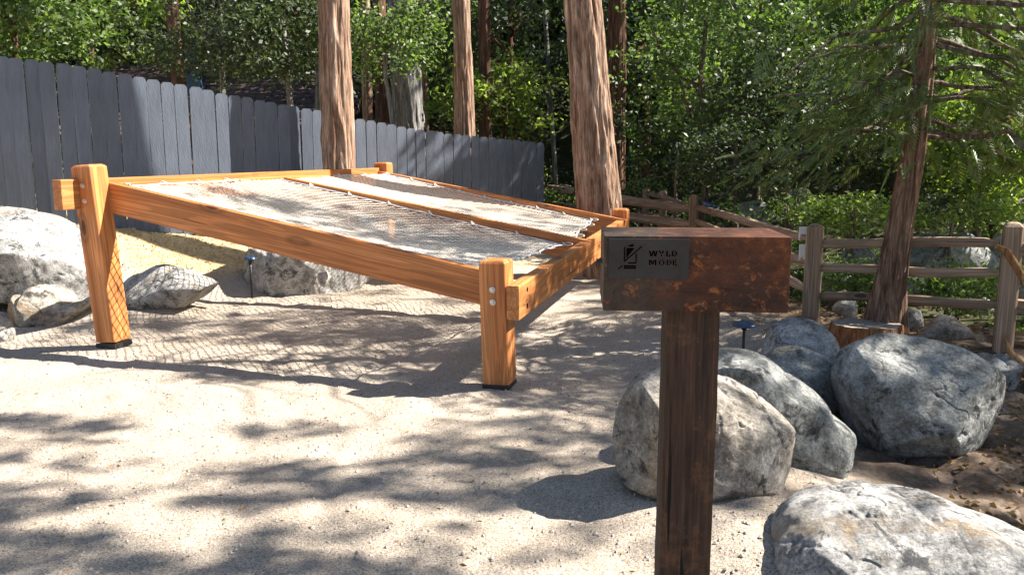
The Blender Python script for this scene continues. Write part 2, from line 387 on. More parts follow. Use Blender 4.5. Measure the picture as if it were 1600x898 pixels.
gy = axis([(-30, 0, 3), (0, 2, .2), (2, 6, .03), (6, 13, .06), (13, 26, .4), (26, 160, 4)])
X, Y = np.meshgrid(gx, gy); Z = terrain(X, Y)
me = bpy.data.meshes.new('ground'); nx, ny = len(gx), len(gy)
V = np.stack([X, Y, Z], -1).reshape(-1, 3)
ii, jj = np.meshgrid(np.arange(nx - 1), np.arange(ny - 1)); a0 = (jj * nx + ii).ravel()
Q = np.stack([a0, a0 + 1, a0 + nx + 1, a0 + nx], -1)
me.vertices.add(len(V)); me.vertices.foreach_set('co', V.astype(np.float32).ravel())
me.loops.add(Q.size); me.loops.foreach_set('vertex_index', Q.astype(np.int32).ravel())
me.polygons.add(len(Q)); me.polygons.foreach_set('loop_start', np.arange(0, Q.size, 4, dtype=np.int32)); me.update(calc_edges=True)
ca = me.color_attributes.new('zone', 'FLOAT_COLOR', 'POINT')
x_, y_ = V[:, 0], V[:, 1]; nz = (fbm(x_ * 1.5, y_ * 1.5, 3.) - .5)
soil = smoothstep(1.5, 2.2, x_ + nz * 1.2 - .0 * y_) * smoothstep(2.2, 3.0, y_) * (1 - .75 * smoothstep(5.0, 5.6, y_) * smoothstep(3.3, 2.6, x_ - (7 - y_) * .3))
foot_ = np.where(x_ > -6.5, 7.75 + (x_ + 6.5) * .50, 7.75 + (x_ + 6.5) * .05)
straw = smoothstep(.45, .9, y_ - foot_ + nz * .8) * smoothstep(1.0, -.8, x_)
moss = smoothstep(13.5, 16, y_ + nz * 4); moss = np.maximum(moss, smoothstep(8.6, 9.6, y_ + nz * 2) * smoothstep(2.2, 3.4, x_))
ca.data.foreach_set('color', np.stack([soil, straw, moss, np.ones_like(soil)], -1).astype(np.float32).ravel())
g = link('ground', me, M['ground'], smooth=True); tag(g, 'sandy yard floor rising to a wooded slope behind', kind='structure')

# ------------------------------------------------------------------ the big net bed
yaw = .291
E = Vector((math.cos(yaw), -math.sin(yaw), 0)); N = Vector((math.sin(yaw), math.cos(yaw), 0))
PS = .19; BT = .088; BH = .235
Bb = on_ground(754, 604); Bt = at(747, 407, Bb.y)
Ab = at(150, 537, 6.76); At = at(109, 259, 6.76)
Wd = 4.95
Cb = Ab + N * Wd; Ct = at(584, 254, Cb.y); Cb.x = Ct.x + .02; Cb.z = .2
Db = Bb + N * Wd; Dt = at(956, 326, Db.y); Db.x = Dt.x; Db.z = -.02
bed = empty('net_lounger', (0, 0, 0), 'giant orange timber lounge frame with two rope nets, tilting from a high left end', 'lounger')
bed.location = (Ab + Bb + Cb + Db) / 4; bed.location.z = 0; BO = bed.location.copy()
def oriented(p, ax, ay, az):
    m = Matrix((( *ax, 0), (*ay, 0), (*az, 0), (0, 0, 0, 1))).transposed(); m.translation = p; return m
def post_mesh(h):
    """square post: chamfered head, tiny arrises; long axis is local x so the grain runs up the post"""
    s = PS; c = .022; mb = MB(); e = .006
    def ring(x, i):
        return [(x, i + e, i), (x, s - i - e, i), (x, s - i, i + e), (x, s - i, s - i - e), (x, s - i - e, s - i), (x, i + e, s - i), (x, i, s - i - e), (x, i, i + e)]
    rs = [ring(0, 0), ring(h - c, 0), ring(h - c * .4, c * .45), ring(h, c * 1.15)]
    vs = sum(rs, []); fs = []
    for k in range(3):
        for i in range(8): j = (i + 1) % 8; fs.append((k * 8 + i, k * 8 + j, (k + 1) * 8 + j, (k + 1) * 8 + i))
    fs += [tuple(range(8))[::-1], tuple(24 + i for i in range(8))]
    return mb.add(vs, fs)
def put(mb, name, mat, mtx, parent, origin, smooth=False):
    o = mb.build(name, mat, None, smooth); o.matrix_world = mtx
    loc = mtx.copy(); loc.translation = mtx.translation - Vector(origin); o.parent = parent; o.matrix_basis = loc
    return o
posts = []
for i, (b, t) in enumerate(((Ab, At), (Bb, Bt), (Cb, Ct), (Db, Dt))):
    b = b.copy(); b.z += .012
    ax = (t - b).normalized(); ay = (E - ax * E.dot(ax)).normalized(); az = ax.cross(ay)
    if az.dot(N) < 0: az = -az
    hgt = (t - b).length
    mtx = oriented(b, ax, ay, az); 
    p = put(post_mesh(hgt), 'post', M['cedar'], mtx, bed, BO)
    shoe = MB().box(-.06, (.008 if i == 1 else -.012), -.002, PS + .002, -.002, PS + .002, .002)
    s_ = put(shoe, 'post_shoe', M['black_metal'], oriented(b, ax, ay, az), bed, BO)
    posts.append((b, ax, ay, az, hgt, p))
def bolt(pos, nrm, r=.022, parent=bed, origin=BO, name='bolt'):
    up = Vector((0, 0, 1)) if abs(nrm.z) < .9 else Vector((1, 0, 0)); a = nrm.cross(up).normalized(); b = nrm.cross(a)
    mb = MB().lathe([(r, -.004), (r, .003), (r * .86, .005), (r * .62, .005), (r * .6, .012), (r * .5, .015)], 12)
    return put(mb, name, M['steel'], oriented(pos, a, b, nrm), parent, origin, False)
for (b, ax, ay, az, hgt, p), hs in ((posts[0], (hgtA := posts[0][4] - .145 - .02, posts[0][4] - .285)), (posts[1], (posts[1][4] - .20, posts[1][4] - .285))):
    for hh in hs: bolt(b + ax * hh + ay * PS * .5 - az * .001, -az)
def beam(p0, p1, up_hint, th, ht, name='beam', off=0.0):
    """p0,p1: top corner line of the face nearest the camera; thickness goes along cross direction"""
    ax = (p1 - p0).normalized(); side = (up_hint - ax * up_hint.dot(ax)).normalized(); dn = ax.cross(side)
    if dn.z > 0: dn = -dn
    L = (p1 - p0).length; mb = MB().box(0, L, 0, th, 0, ht, .005)
    # subdivide lengthwise a little so it is not perfectly straight
    return put(mb, name, M['cedar'], oriented(p0, ax, side, dn), bed, BO)
# front sloping beam, bolted behind the two front posts
azA = posts[0][3]
yA = Ab.y + PS * N.y - PS * .29 + .02; pA = at(163, 284, Ab.y + PS * N.y - .05); pB = at(747, 421, Bb.y + PS * N.y)
dir_ = (pB - pA).normalized()
f0 = pA - dir_ * .16; f1 = pB + dir_ * .17
beam(f0, f1, N, BT, BH * 1.03)
# back beam, outer side of the back posts
gC = at(600, 268, Cb.y - .02); gD = at(955, 338, Db.y - .02); d2 = (gD - gC).normalized()
b0 = gC - d2 * .12; b1 = gD + d2 * .20
beam(b0 - N * BT, b1 - N * BT, N, BT, BH)
# head beam (outer left side of the left posts) and foot beam (outer right side of the right posts), overhanging in front
hz0 = f0.z + .035
h0 = at(81, 281, Ab.y - .15); h1 = Vector(b0) - E * .0; h1.z = b0.z + .03; h1 = h1 + N * .35
hd = (h1 - h0); hd_n = hd.normalized(); side = Vector((hd_n.y, -hd_n.x, 0))
beam(h0, h1, side, BT, BH)
q0 = at(791, 446, Bb.y - .10); q1 = at(972, 339, Db.y + .30); qn = (q1 - q0).normalized(); qs = Vector((qn.y, -qn.x, 0))
beam(q0, q1, qs, BT, BH)
outer = q0 + qs * BT
for dd, dz in ((.22, .06), (.22, .175)): 
    mbh = MB().lathe([(.017, 0), (.017, .002), (.008, .002), (.008, -.002)], 10)
    put(mbh, 'bolt_hole', M['cut'], oriented(outer + qn * dd - Vector((0, 0, dz)), qn, Vector((0, 0, 1)), qs), bed, BO)
# middle beam
m0 = at(414, 270.5, (h0.y + hd_n.y * 3.05)); m1 = at(918, 376, 0.5 * (q0.y + q1.y) - .12)
dm = (m1 - m0).normalized()
beam(m0, m1 + dm * .02, N, BT, BH * .9)
# the nets: two bays of knotted diamond mesh
def rope_segments(segs, rad, name, mat, parent):
    """segs (N,2,3) -> thin three-sided rope pieces joined in one mesh"""
    a = segs[:, 0]; b = segs[:, 1]; d = b - a; L = np.linalg.norm(d, axis=1, keepdims=True); d = d / np.maximum(L, 1e-6)
    up = np.tile(np.array([[0, 0, 1.0]]), (len(a), 1)); s = np.cross(d, up); s /= np.maximum(np.linalg.norm(s, axis=1, keepdims=True), 1e-6); u = np.cross(s, d)
    fs = []
    ring = [(math.cos(k * 2 * math.pi / 4), math.sin(k * 2 * math.pi / 4)) for k in range(4)]
    P = [a + (s * c + u * q) * rad for c, q in ring]; Pb = [b + (s * c + u * q) * rad for c, q in ring]
    for k in range(4):
        j = (k + 1) % 4; fs.append(np.stack([P[k], P[j], Pb[j], Pb[k]], 1))
    o = quads(name, np.concatenate(fs), mat, parent); return fix(o, BO) if parent else o
def bay(c00, c10, c01, c11, seed, sag=.13):
    """c00 head/front, c10 foot/front, c01 head/back, c11 foot/back"""
    c00, c10, c01, c11 = [np.array(c) for c in (c00, c10, c01, c11)]
    Ls = np.linalg.norm(c10 - c00); Lt = np.linalg.norm(c01 - c00); ph = seed * 3.3
    def S(s, t):
        s = np.asarray(s); t = np.asarray(t)
        # scalloped edges between the hooks
        sc_t = .014 * np.abs(np.sin(s * Ls / .42 * np.pi)); sc_s = .014 * np.abs(np.sin(t * Lt / .42 * np.pi))
        tt = t + (sc_t * (1 - t) ** 3 - sc_t * t ** 3) / Lt * 1.2; ss = s + (sc_s * (1 - s) ** 3 - sc_s * s ** 3) / Ls * 1.2
        ss = ss + .006 * np.sin(t * 9 + ph); tt = tt + .006 * np.sin(s * 11 + ph)
        p = (c00[None] * ((1 - ss) * (1 - tt))[:, None] + c10[None] * (ss * (1 - tt))[:, None] + c01[None] * ((1 - ss) * tt)[:, None] + c11[None] * (ss * tt)[:, None])
        z = sag * (16 * s * (1 - s) * t * (1 - t)) ** .8
        p[:, 2] -= z + .012 * (fbm(s * 12 + ph, t * 12, 2.) - .5)
        return p
    segs = []; a = .078
    nI = int((Ls + Lt) / (a * 1.0)); 
    du = a / 2
    # knots on a staggered grid: (i,j) with i+j even, steps du in both directions
    ni = int(Ls / du); nj = int(Lt / du)
    I, J = np.meshgrid(np.arange(ni + 1), np.arange(nj + 1), indexing='ij'); ok = (I + J) % 2 == 0
    I = I[ok]; J = J[ok]
    jit = lambda i, j, k: (np.sin(i * 12.9 + j * 78.2 + k) * 43758.5 % 1 - .5) * .16
    for dj in (1, -1):
        k = (I + 1 <= ni) & (J + dj <= nj) & (J + dj >= 0); i0 = I[k]; j0 = J[k]; i1 = i0 + 1; j1 = j0 + dj
        A_ = S((i0 + jit(i0, j0, 0)) / ni, (j0 + jit(i0, j0, 5)) / nj); B_ = S((i1 + jit(i1, j1, 0)) / ni, (j1 + jit(i1, j1, 5)) / nj); segs.append(np.stack([A_, B_], 1))
    net = rope_segments(np.concatenate(segs), .0045, 'net', M['rope'], bed)
    # knots
    kn = S(I / ni, J / nj); r_ = .0058
    oc = np.array([[1, 0, 0], [0, 1, 0], [-1, 0, 0], [0, -1, 0], [0, 0, 1], [0, 0, -1]]) * r_
    tri = [(0, 1, 4), (1, 2, 4), (2, 3, 4), (3, 0, 4), (1, 0, 5), (2, 1, 5), (3, 2, 5), (0, 3, 5)]
    kk = np.concatenate([np.stack([kn + oc[i] for i in t3], 1) for t3 in tri])
    ko = quads('net_knots', kk, M['rope'], net, 3); tag(ko, kind='stuff')
    tag(net, kind='stuff')
    # border rope
    k = 90; ss = np.linspace(0, 1, k); o_ = np.zeros(k)
    for s_, t_ in ((ss, o_), (ss, o_ + 1), (o_, ss), (o_ + 1, ss)):
        p = S(s_, t_); MBr = MB().tube([Vector(q) for q in p], .0075, 6); ob = MBr.build('border_rope', M['rope_blue'], bed, True); fix(ob, BO)
    # lacing eyes to the beams
    for edge in range(4):
        nE = int((Ls if edge < 2 else Lt) / .42)
        for q in range(nE + 1):
            f = np.array([q / nE]); z_ = np.array([0.0]); o1 = np.array([1.0])
            p = S(f, z_ if edge == 0 else o1)[0] if edge < 2 else S(z_ if edge == 2 else o1, f)[0]
            out = {0: -N, 1: N, 2: -E, 3: E}[edge]; p = Vector(p); gap = {0: .05, 1: .05, 2: .06, 3: .09}[edge]
            loop = [p + out * (gap * math.cos(an) * .5 + gap * .5) + Vector((0, 0, 1)).cross(out) * (.014 * math.sin(an)) + Vector((0, 0, .012 * math.sin(an) + .014)) for an in np.linspace(0, 2 * math.pi, 9)]
            kx = MB().tube(loop, .0042, 5).tube([p + Vector((0, 0, -.012)), p + Vector((0, 0, .016))], .014, 6); ob = kx.build('lacing', M['rope'], bed, True); fix(ob, BO)
up = Vector((0, 0, 1)); top = Vector((0, 0, -.085))
fi = f0 + N * (BT + .05); fj = f1 + N * (BT + .05)
fi2 = fi + dir_ * .30; fj2 = fj - dir_ * .34
mi = m0 - N * .05 + dm * .16; mj = m1 - N * .05 - dm * .22
topn = Vector((0, 0, -.018))
bay(fi2 + topn, fj2 + top, mi + topn, mj + top, 1, .12)
bi = b0 - N * (BT + .05) + d2 * .22; bj = b1 - N * (BT + .05) - d2 * .42
bay(m0 + N * (BT + .05) + dm * .16 + topn, m1 + N * (BT + .05) - dm * .22 + top, bi + topn, bj + top, 2, .10)

# ------------------------------------------------------------------ sign on a post
SY = 2.1; sp0 = at(942, 485, SY + .04); sp1 = at(1232.5, 485, SY - .0)
es = (sp1 - sp0); es.z = 0; SW = es.length; es.normalize(); ns = Vector((-es.y, es.x, 0))
es = Vector((math.cos(-.075), math.sin(-.075), 0)); ns = Vector((-es.y, es.x, 0)); 
SH = at(942, 366, SY).z - at(942, 485, SY).z; SDp = .27
sc_ = (sp0 + sp1) / 2 + ns * SDp / 2
sgn = empty('signpost', (sc_.x, sc_.y, 0), 'rusty steel box sign reading WYLD MODE on a dark timber post', 'sign'); SO = Vector((sc_.x, sc_.y, 0))
SM = oriented(Vector((sc_.x, sc_.y, sp0.z + SH / 2)), es, ns, Vector((0, 0, 1)))
mb = MB().box(-SW / 2, SW / 2, -SDp / 2, SDp / 2, -SH / 2, SH / 2, .003); put(mb, 'sign_box', M['rust'], SM, sgn, SO)
def fpt(u, v):
    """photo pixel on the front face -> local x,z of the box"""
    s = (u - 942) / (1232.5 - 942); tt = (v - 367) / (485 - 367); return -SW / 2 + s * SW, SH / 2 - tt * SH
x0, z1 = fpt(949, 371); x1, z0 = fpt(1075, 433)
yf = -SDp / 2
PL = put(MB().box(x0, x1, yf - .006, yf - .0005, z0, z1, .0012), 'name_plate', M['plate'], SM, sgn, SO)
def strokes(polys, mat, name, dep=.0009, grow=0.0, base=.0065):
    mb = MB()
    for pl in polys:
        pts = [fpt(*p) for p in pl]
        cx = sum(p[0] for p in pts) / len(pts); cz = sum(p[1] for p in pts) / len(pts)
        if grow: pts = [(cx + (px - cx) * (1 + grow / max(.001, math.hypot(px - cx, pz - cz))), cz + (pz - cz) * (1 + grow / max(.001, math.hypot(px - cx, pz - cz)))) for px, pz in pts]
        n = len(pts); yb, yt = yf - base, yf - base - dep
        vs = [(p[0], yb, p[1]) for p in pts] + [(p[0], yt, p[1]) for p in pts]
        mb.add(vs, [tuple(range(n, 2 * n))] + [(i, (i + 1) % n, n + (i + 1) % n, n + i) for i in range(n)])
    o = mb.build(name, mat); mt = SM.copy(); o.parent = PL; o.matrix_basis = Matrix.Identity(4); return o
def z6(p): return (900 + p[0] / 3.906, 330 + p[1] / 3.906)
def glyph(ch, x, y, w_, h):
    """stencil capitals: list of polygons in zoomed picture units"""
    t = h * .24; P = []
    def q(a, b, c, d): P.append([(x + a * w_, y + b * h), (x + c * w_, y + b * h), (x + c * w_, y + d * h), (x + a * w_, y + d * h)])
    def line(a, b, c, d, k=t):
        dx, dy = (c - a) * w_, (d - b) * h; L = math.hypot(dx, dy); nx_, ny_ = -dy / L * k / 2, dx / L * k / 2
        A0 = (x + a * w_, y + b * h); B0 = (x + c * w_, y + d * h)
        P.append([(A0[0] + nx_, A0[1] + ny_), (B0[0] + nx_, B0[1] + ny_), (B0[0] - nx_, B0[1] - ny_), (A0[0] - nx_, A0[1] - ny_)])
    if ch == 'W': line(.04, 0, .24, 1); line(.52, .06, .30, 1); line(.56, .0, .74, 1); line(.98, 0, .80, 1)
    if ch == 'Y': line(.06, 0, .42, .52); line(.94, 0, .58, .52); q(.36, .62, .66, 1)
    if ch == 'L': q(0, 0, .36, 1); q(.46, .74, 1, 1)
    if ch == 'D': q(0, 0, .3, 1); line(.42, .12, .8, .2, t * .9); line(.88, .22, .88, .78, t * .9); line(.8, .8, .42, .88, t * .9)
    if ch == 'M': q(0, 0, .22, 1); line(.28, .08, .48, .8); line(.72, .08, .52, .8); q(.78, 0, 1, 1)
    if ch == 'O': line(.14, .2, .14, .8); line(.86, .2, .86, .8); line(.24, .1, .46, .1); line(.56, .1, .78, .1); line(.24, .9, .46, .9); line(.56, .9, .78, .9)
    if ch == 'E': q(0, 0, .3, 1); q(.4, 0, 1, .23); q(.4, .38, .9, .6); q(.4, .77, 1, 1)
    return P
allp = []
for ch, x, w_ in (('W', 440, 48), ('Y', 497, 34), ('L', 544, 26), ('D', 578, 31)): allp += [[z6(p) for p in pl] for pl in glyph(ch, x, 229, w_, 37)]
for ch, x, w_ in (('M', 439, 46), ('O', 499, 36), ('D', 547, 29), ('E', 585, 26)): allp += [[z6(p) for p in pl] for pl in glyph(ch, x, 284, w_, 37)]
icon = [[(286, 207), (293, 207), (293, 292), (286, 298)], [(305, 207), (322, 193), (352, 193), (338, 209)], [(300, 214), (352, 214), (300, 280)],
        [(358, 250), (365, 244), (365, 312), (310, 312), (312, 304), (358, 304)], [(285, 321), (362, 321), (362, 330), (285, 330)], [(285, 333), (362, 333), (362, 342), (285, 342)],
        [(250, 345), (278, 318), (282, 322), (254, 349)], [(286, 296), (396, 200), (401, 204), (290, 302)]]
icon = [[z6(p) for p in pl] for pl in icon]
strokes(allp, M['burn'], 'rust_halo', .0004, .0007, .0062)
strokes(allp, M['cut'], 'lettering', .0006, 0, .0067)
strokes(icon, M['burn'], 'rust_halo', .0004, .0007, .0062)
strokes(icon, M['cut'], 'phone_icon', .0006, 0, .0067)
# dark post below
pw = .142; pl_ = at(1040, 600, SY + .02); pr_ = at(1125, 600, SY + .02); pc = (pl_ + pr_) / 2
pmx = oriented(Vector((pc.x + .006, pc.y + pw / 2 + .02, -.3)), Vector((0, 0, 1)), es, ns)
pwid = (pr_ - pl_).length
def rough_post(L, wx, wy, seed):
    mb = MB(); n = 50; rr = random.Random(seed); ring = []
    base = [(-1, -1), (-.5, -1), (0, -1), (.5, -1), (1, -1), (1, -.5), (1, 0), (1, .5), (1, 1), (.5, 1), (0, 1), (-.5, 1), (-1, 1), (-1, .5), (-1, 0), (-1, -.5)]
    for i in range(n + 1):
        for k, (a, b) in enumerate(base):
            cr = .955 if abs(a) == 1 and abs(b) == 1 else 1
            d = 1 + .018 * (noise.noise(Vector((i * .35, k * 1.7, seed))) ) + .02 * (noise.noise(Vector((i * .07, k * .6, seed + 9))))
            ring.append((L * i / n, a * wx / 2 * cr * d, b * wy / 2 * cr * d))
    m = len(base); fs = []
    for i in range(n):
        for k in range(m): j = (k + 1) % m; fs.append((i * m + k, i * m + j, (i + 1) * m + j, (i + 1) * m + k))
    fs += [tuple(range(m)), tuple(n * m + k for k in range(m))[::-1]]
    return mb.add(ring, fs)
put(rough_post(.3 + sp0.z - .002, pwid, pw, 3), 'post', M['dark_post'], pmx, sgn, SO)

# ------------------------------------------------------------------ slate plank fence
pf = empty('plank_fence', (FX0, FY0, 0), 'tall slate grey dog-eared plank fence behind the net lounger', 'fence'); FO = pf.location.copy()
def picket(p, d, wd, h, off, tw=.03):
    t = .018; c = .032; nrm = Vector((d.y, -d.x, 0)); mb = MB()
    out = [(0, 0), (wd, 0), (wd, h - c), (wd - c * .9, h), (c * .9, h), (0, h - c)]; n = 6
    bw = [random.uniform(-.004, .004) for _ in range(6)]
    vs = [(a, -t / 2, b) for a, b in out] + [(a, t / 2, b) for a, b in out]
    mb.add(vs, [tuple(range(n)), tuple(range(n, 2 * n))[::-1]] + [(i, i + n, (i + 1) % n + n, (i + 1) % n) for i in range(n)])
    o = mb.build('picket', M['paint']); mt = oriented(p + nrm * off, d, -nrm, Vector((0, 0, 1)))
    mt = mt @ Matrix.Rotation(random.gauss(0, .004), 4, 'Y') @ Matrix.Rotation(random.gauss(0, tw), 4, 'Z')
    lo = mt.copy(); lo.translation = mt.translation - FO; o.parent = pf; o.matrix_basis = lo; return o
fd = Vector((FX1 - FX0, FY1 - FY0, 0)); FL = fd.length; fd.normalize(); fnr = Vector((fd.y, -fd.x, 0)); nb = 43
for i in range(nb):
    p = Vector((FX0, FY0, 0)) + fd * (FL * i / nb); ctr = p + fd * .08; zt = fence_top(ctr.x, ctr.y)
    p.z = zt - 1.83 - random.uniform(0, .01); picket(p, fd, FL / nb - random.uniform(.006, .014), 1.83, random.uniform(-.002, .002))
ld = Vector((.985, .17, 0)).normalized(); lw = .158
for i in range(14):
    p = Vector((FX0, FY0, 0)) - ld * (lw * (i + 1) + .01); ctr = p + ld * .08; zt = fence_top(ctr.x, ctr.y) + random.uniform(-.006, .006)
    p.z = zt - 1.83; picket(p, ld, lw - .004, 1.83, (.024 if i % 2 else 0.0) + random.uniform(0, .006), .09)
for zz in (.3, .95, 1.55):
    for s0, s1 in ((0, .5), (.5, 1)):
        a = Vector((FX0, FY0, 0)) + fd * FL * s0 - fnr * .035; b = Vector((FX0, FY0, 0)) + fd * FL * s1 - fnr * .035
        a.z = fence_top(a.x, a.y) - 1.83 + zz; b.z = fence_top(b.x, b.y) - 1.83 + zz
        ax = (b - a).normalized(); ob = MB().box(0, (b - a).length, -.02, .02, -.045, .045).build('fence_rail', M['paint']); mt = oriented(a - FO, ax, Vector((-ax.y, ax.x, 0)).normalized(), Vector((0, 0, 1)))
        ob.parent = pf; ob.matrix_basis = mt
for k in range(5):
    a = Vector((FX0, FY0, 0)) + fd * FL * (k + .02) / 4.05 - fnr * .10; zt = fence_top(a.x, a.y)
    ob = MB().box(-.045, .045, -.045, .045, zt - 2.1, zt - .12, .004).build('fence_post', M['paint']); ob.parent = pf; ob.location = (a.x - FO.x, a.y - FO.y, 0)

# ------------------------------------------------------------------ leaves
def rot_frames(n, droop=0.0, flat=0.0):
    """random orthonormal frames: d (leaf axis), s (leaf width)"""
    d = rng.normal(size=(n, 3)); d[:, 2] = d[:, 2] * (1 - flat) - droop; d /= np.linalg.norm(d, axis=1, keepdims=True)
    r = rng.normal(size=(n, 3)) * np.array([1, 1, 1 - flat * .5]); s = np.cross(d, r); s /= np.maximum(np.linalg.norm(s, axis=1, keepdims=True), 1e-6)
    return d, s
def leaf_quads(c, L, W, droop=.2, flat=.3):
    n = len(c); d, s = rot_frames(n, droop, flat); L = L * rng.uniform(.6, 1.3, (n, 1)); W = W * rng.uniform(.7, 1.25, (n, 1))
    up = np.cross(s, d); b = up * W * .18
    return np.stack([c - d * L * .5, c + s * W * .5 - d * L * .05 + b, c + d * L * .5, c - s * W * .5 - d * L * .05 + b], 1)
def clump_pts(centers, n, rad, squash=.7):
    k = len(centers); o = rng.normal(size=(k, n, 3)); o /= np.linalg.norm(o, axis=2, keepdims=True); o *= rng.uniform(0, 1, (k, n, 1)) ** .5 * rad
    o[..., 2] *= squash; return (centers[:, None] + o).reshape(-1, 3)
def limb(mb, a, b, r0, r1, seg=7, wob=.08, n=7):
    a = Vector(a); b = Vector(b); L = (b - a).length; pts = []; rr = []; sd_ = random.uniform(0, 99)
    for i in range(seg + 1):
        t = i / seg; p = a.lerp(b, t); k = wob * L * math.sin(t * math.pi)
        p += Vector((noise.noise(Vector((t * 3, sd_, 0))), noise.noise(Vector((t * 3, 0, sd_))), noise.noise(Vector((0, t * 3, sd_))) + .3)) * k
        pts.append(p); rr.append(r0 + (r1 - r0) * t)
    mb.tube(pts, rr, n); return pts
def ridged_trunk(name, pts, rads, mat, parent, origin, ridges=15, amp=.09, nseg=72, nring=150, flare=0.0, twist=.3, seed=0.0):
    P = np.array([tuple(p) for p in pts], float); tt = np.linspace(0, 1, len(P)); T = np.linspace(0, 1, nring)
    C = np.stack([np.interp(T, tt, P[:, k]) for k in range(3)], 1); rr = np.interp(T, tt, rads)
    Hh = C[:, 2] - C[0, 2]; th = np.linspace(0, 2 * np.pi, nseg, endpoint=False); TH, HH = np.meshgrid(th, Hh)
    cx, sy_ = np.cos(TH + twist * HH * .3), np.sin(TH + twist * HH * .3)
    k = ridges / 6.28
    n1 = fbm(cx * k + seed, sy_ * k + seed, HH * 1.1 + seed, 3); rd = 1 - np.abs(n1 * 2 - 1) * 2.2
    n2 = fbm(cx * k * 3 + 9, sy_ * k * 3, HH * 3.0 + seed, 3)
    big = fbm(cx * .8 + seed, sy_ * .8, HH * .35, 2) - .5
    r = rr[:, None] * (1 + amp * 1.7 * (rd - .4) + amp * .6 * (n2 - .5) + .12 * big + flare * np.exp(-HH / .28) * (1 + .45 * np.sin(TH * 4 + seed)))
    V = np.stack([C[:, 0:1] + r * np.cos(TH), C[:, 1:2] + r * np.sin(TH), C[:, 2:3] + 0 * TH], -1).reshape(-1, 3)
    i, j = np.meshgrid(np.arange(nseg), np.arange(nring - 1)); a = (j * nseg + i).ravel(); b = (j * nseg + (i + 1) % nseg).ravel()
    me = bpy.data.meshes.new(name); Qd = np.stack([a, b, b + nseg, a + nseg], -1)
    me.vertices.add(len(V)); me.vertices.foreach_set('co', V.astype(np.float32).ravel()); me.loops.add(Qd.size); me.loops.foreach_set('vertex_index', Qd.astype(np.int32).ravel())
    me.polygons.add(len(Qd)); me.polygons.foreach_set('loop_start', np.arange(0, Qd.size, 4, dtype=np.int32)); me.update(calc_edges=True)
    o = link(name, me, mat, parent, True)
    if parent: fix(o, origin)
    return o
# shared high crown mesh for the tall conifers
def crown_blob(ncl, rad, hgt, per, L, W, crad=.45):
    c = rng.normal(size=(ncl, 3)); c /= np.linalg.norm(c, axis=1, keepdims=True); c *= rng.uniform(.35, 1, (ncl, 1)) ** .6
    lump = .75 + .5 * fbm(c[:, 0] * 2.2 + 5, c[:, 1] * 2.2, c[:, 2] * 2.2, 2); c *= lump[:, None]
    c *= np.array([rad, rad, hgt / 2]); c[:, 2] += hgt / 2
    return leaf_quads(clump_pts(c, per, crad), L, W)
high = None
def bark_tree(px_top, px_bot, ybot, Yd, wtop, wbot, label, mat, group=None, hz=11., zbase=None, crown=True, ridges=15, amp=.1, seed=0., flare=.12, ylean=0.):
    global high
    b = at(px_bot, ybot, Yd); t = at(px_top, 0, Yd); base_z = tz(b.x, b.y) - .15
    sl = Vector(((t.x - b.x) / (t.z - b.z), 0)); f = lambda z: Vector((b.x + sl.x * (z - b.z), Yd + (ylean if z > 5 else 0), z))
    r0 = wbot * Yd / F / 2; r1 = wtop * Yd / F / 2; k = (r1 - r0) / (t.z - b.z)
    zs = [base_z, b.z, t.z, hz]; rs = [r0 - k * (b.z - base_z) * .8, r0, r1, max(.05, r1 + k * (hz - t.z) * .7)]
    o = f(base_z + .15); e = empty('conifer_tree', (o.x, o.y, base_z + .15), label, 'tree', group); O = e.location.copy()
    ridged_trunk('trunk', [f(z) for z in zs], rs, mat, e, O, ridges, amp, 128 if wbot > 25 else 32, 200 if wbot > 25 else 60, flare, seed=seed)
    if crown:
        if high is None: high = quads('crown', crown_blob(300, 2.0, 4.5, 16, .16, .07), M['leaf_dark'], e)
        c = high if high.parent == e and 'used' not in high else high.copy()
        if c is not high: col.objects.link(c)
        high['used'] = 1; c.parent = e; p = f(hz); c.location = (p.x - O.x, 0, hz - 2.2 - O.z); c.rotation_euler = (0, 0, seed)
        if 'used' in c: del c['used']
        high['used'] = 1
    return e
bark_tree(522, 529, 265, 11.25, 43, 51, 'thick sunlit red-brown cedar trunk standing between the lounger and the plank fence', M['cedar_bark'], seed=1.3)
bark_tree(720, 726, 208, 13.9, 26, 31, 'slim pale trunk rising straight behind the middle of the plank fence', M['cedar_bark'], seed=4.1)
bark_tree(910, 937, 335, 11.02, 50, 64, 'massive red cedar trunk leaning left beside the right end of the plank fence', M['cedar_bark'], seed=7.7, ridges=17, amp=.13, flare=.05, ylean=-.45)
bark_tree(965, 962, 250, 17.5, 26, 28, 'dark reddish trunk in shade just right of the leaning cedar', M['dark_bark'], seed=2.2, crown=False, hz=9)
bark_tree(268, 283, 170, 14.6, 18, 20, 'narrow dark trunk standing in front of the brown roof', M['dark_bark'], seed=3.2, crown=False, hz=9)
bark_tree(628, 640, 210, 16.5, 42, 46, 'broad mottled grey trunk behind the plank fence left of the slim pale trunk', M['grey_bark'], seed=5.2, crown=False, hz=9)
bark_tree(570, 575, 200, 17.5, 14, 15, 'thin reddish trunk close right of the thick sunlit cedar trunk', M['cedar_bark'], seed=6.2, crown=False, hz=9)
bark_tree(592, 598, 200, 18.5, 18, 20, 'shaded brown trunk left of the broad mottled grey trunk', M['dark_bark'], seed=8.2, crown=False, hz=9)
bark_tree(662, 665, 205, 19.5, 9, 10, 'thin orange-brown trunk right of the broad mottled grey trunk', M['cedar_bark'], seed=9.2, crown=False, hz=9)
bark_tree(757, 758, 210, 17.5, 17, 19, 'dark brown trunk just right of the slim pale trunk', M['dark_bark'], seed=10.2, crown=False, hz=9)
